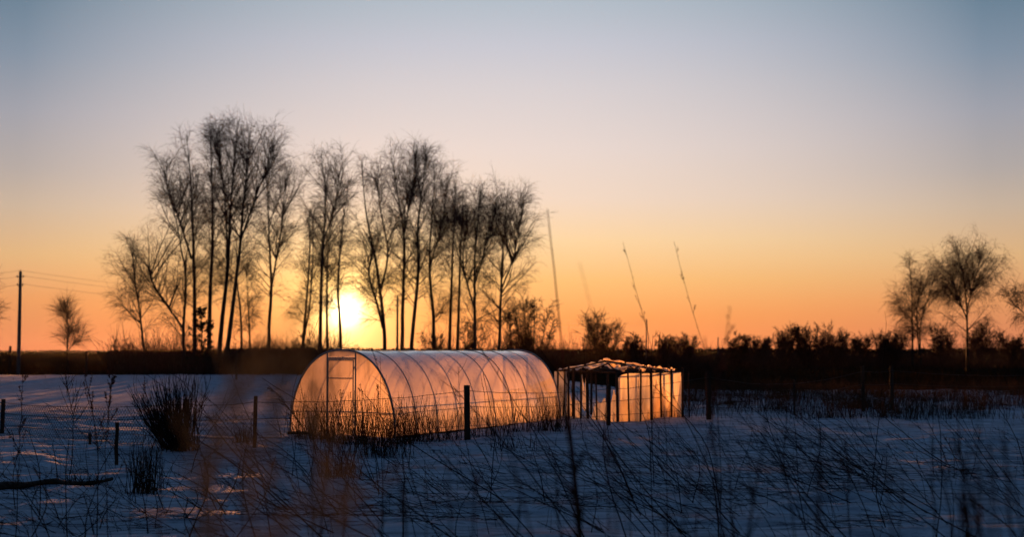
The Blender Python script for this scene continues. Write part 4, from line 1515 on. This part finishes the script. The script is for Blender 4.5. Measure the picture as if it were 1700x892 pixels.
# reed plumes right in front of the lens
RGp = 'reed plumes close to the viewer, blurred and lit orange'
plumes = [((365, 1150), (350, 690), 2.5, 'orange blurred reed plume left of the thin fence post'), ((440, 1150), (395, 640), 2.3, 'orange blurred reed plume over the snow before the lone post'),
          ((430, 1150), (462, 565), 2.0, 'tallest orange blurred reed plume beside the greenhouse left side'), ((480, 1150), (520, 640), 2.6, 'orange blurred reed plume over the greenhouse door'),
          ((300, 1150), (330, 760), 2.2, 'low blurred reed plume under the dense dark bush'), ((600, 1200), (560, 850), 2.0, 'low blurred reed plume at the bottom below the greenhouse door')]
for q_, (b, tp, D, lab) in enumerate(plumes):
    g = np.random.default_rng(400 + q_)
    bx = (b[0] - 850) / F_PX * D
    base = np.array([bx, D, snow_at(bx, D) - .05])
    tip = at(*tp, D)
    P = stem_path(base, tip, .02, 16, 410 + q_)
    t = thing('reed', tuple(base), lab, 'reed', RGp)
    a = Acc()
    a.tubes(P, .0028 * np.linspace(1, .5, 16), 5)
    a.build('stalk', MAT['grassnear'], t, True, loc=base)
    a = Acc()
    n_ = 38
    Q, dq = along(P[None], np.zeros(n_, int), g.uniform(.80, 1, n_))
    B = grow(g, Q, side_dirs(g, dq, .15, .6), g.uniform(.05, .14, n_), 5, np.array([.25, 0, -.35]), .08)
    a.tubes(B, np.full((n_, 5), .0006), 3)
    i_ = g.integers(0, n_, 900)
    Q, dq = along(B, i_, g.uniform(.1, 1, 900))
    a.seeds(Q, side_dirs(g, dq, .1, .6), g.uniform(.008, .017, 900), .0013)
    a.build('plume', MAT['plume'], t, False, loc=base)

# tangles of long bent grass lying over one another (beyond counting)
rr = np.random.default_rng(93)
a = Acc()
n_ = 430
cen = np.array([(1330, 770), (1390, 760), (1300, 740), (1450, 780), (1100, 770), (1180, 800), (980, 790), (860, 800), (700, 800), (620, 790), (520, 810), (460, 840), (1560, 760), (1640, 740), (1600, 800),
                (1500, 850), (1250, 860), (1020, 850), (760, 860), (120, 830), (60, 860), (250, 860), (380, 860), (1690, 800), (560, 770), (900, 770)])
ci = rr.integers(0, len(cen), n_)
ci[:190] = rr.integers(0, 6, 190)
px = cen[ci, 0] + rr.normal(30, 52, n_)
py = np.clip(cen[ci, 1] + rr.normal(18, 26, n_), 735, 1000)
Dd = np.array([dist(v) for v in py])
X = (px - 850) / F_PX * Dd
P0 = np.column_stack([X, Dd, np.maximum(snow_h(X, Dd), 0) - .02])
D0 = np.column_stack([rr.normal(-.85, .40, n_), rr.normal(0, .4, n_), np.abs(rr.normal(.85, .35, n_))])
B = grow(rr, P0, D0, rr.uniform(.35, 1.25, n_), 8, np.array([-.1, 0, -.25]), .05)
B[:, :, 2] = np.maximum(B[:, :, 2], np.maximum(snow_h(B[:, :, 0], B[:, :, 1]), 0) + .003)
a.tubes(B, rr.uniform(.0028, .0055, (n_, 1)) * np.linspace(1, .4, 8)[None], 3)
i2 = rr.integers(0, n_, 2200)
P0, d0 = along(B, i2, rr.uniform(.5, 1, 2200))
a.tubes(grow(rr, P0, side_dirs(rr, d0, .3, .9), rr.uniform(.03, .14, 2200), 4, np.zeros(3), .1), np.full((2200, 4), .002), 3)
i2 = rr.integers(0, n_, 3000)
P0, d0 = along(B, i2, rr.uniform(.75, 1, 3000))
a.seeds(P0, side_dirs(rr, d0, .2, 1.0), rr.uniform(.01, .03, 3000), .004)
tag(a.build('grass_tangle', MAT['stem']), 'tangled long dead grass bent to the left over the foreground snow', 'grass', kind='stuff')

# flattened grass litter and fine stubble on the snow (beyond counting)
rr = np.random.default_rng(95)
a = Acc()
n_ = 2200
cxs = rr.uniform(-20, 1740, 70)
cys = rr.uniform(735, 885, 70)
ci = rr.integers(0, 70, n_)
px = cxs[ci] + rr.normal(0, 45, n_)
py = np.clip(cys[ci] + rr.normal(0, 7, n_), 722, 960)
Dd = np.array([dist(v) for v in py])
X = (px - 850) / F_PX * Dd
Zz = np.maximum(snow_h(X, Dd), 0)
P0 = np.column_stack([X, Dd, Zz + .005])
D0 = np.column_stack([rr.normal(-.8, .8, n_), rr.normal(0, .8, n_), np.abs(rr.normal(0, .22, n_))])
B = grow(rr, P0, D0, rr.uniform(.08, .45, n_), 5, np.array([0, 0, -.35]), .12)
B[:, :, 2] = np.maximum(B[:, :, 2], np.maximum(snow_h(B[:, :, 0], B[:, :, 1]), 0) + .003)
a.tubes(B, np.full((n_, 1), .0035) * np.linspace(1, .5, 5)[None], 3)
tag(a.build('grass_litter', MAT['grassnear']), 'flattened dead grass lying in patches on the snow', 'grass', kind='stuff')
a = Acc()
n_ = 1900
px = rr.uniform(-40, 1740, n_)
py = 583 + 2335 * EYE / rr.uniform(13, 42, n_)
ok = fbm(px / 90, py / 16, 66) > -.04
px, py = px[ok], py[ok]
Dd = np.array([dist(v) for v in py])
X = (px - 850) / F_PX * Dd
P0 = np.column_stack([X, Dd, np.maximum(snow_h(X, Dd), 0) - .01])
n_ = len(X)
B = grow(rr, P0, np.column_stack([rr.normal(-.3, .35, n_), rr.normal(0, .3, n_), np.ones(n_)]), rr.uniform(.08, .55, n_), 6, np.array([-.2, 0, 0]), .07)
a.tubes(B, np.full((n_, 1), .003) * np.linspace(1, .5, 6)[None], 3)
tag(a.build('stubble', MAT['stem']), 'fine dead grass stubble scattered over the snow', 'grass', kind='stuff')

# ------------------------------------------------------------------ scattering volume added to imitate lens bloom around the sun
a = Acc()
a.box((0, 1500, 12.5), (6400, 3700, 28), 0)
hz = bpy.data.materials.new('bloom_haze')
hz.use_nodes = True
t = hz.node_tree
for n in list(t.nodes):
    t.nodes.remove(n)
o = t.nodes.new('ShaderNodeOutputMaterial')
v = t.nodes.new('ShaderNodeVolumePrincipled')
v.inputs['Density'].default_value = .000003
v.inputs['Anisotropy'].default_value = .75
v.inputs['Color'].default_value = (.9, .9, .9, 1)
t.links.new(v.outputs[0], o.inputs['Volume'])
tag(a.build('bloom_haze', hz), kind='stuff')
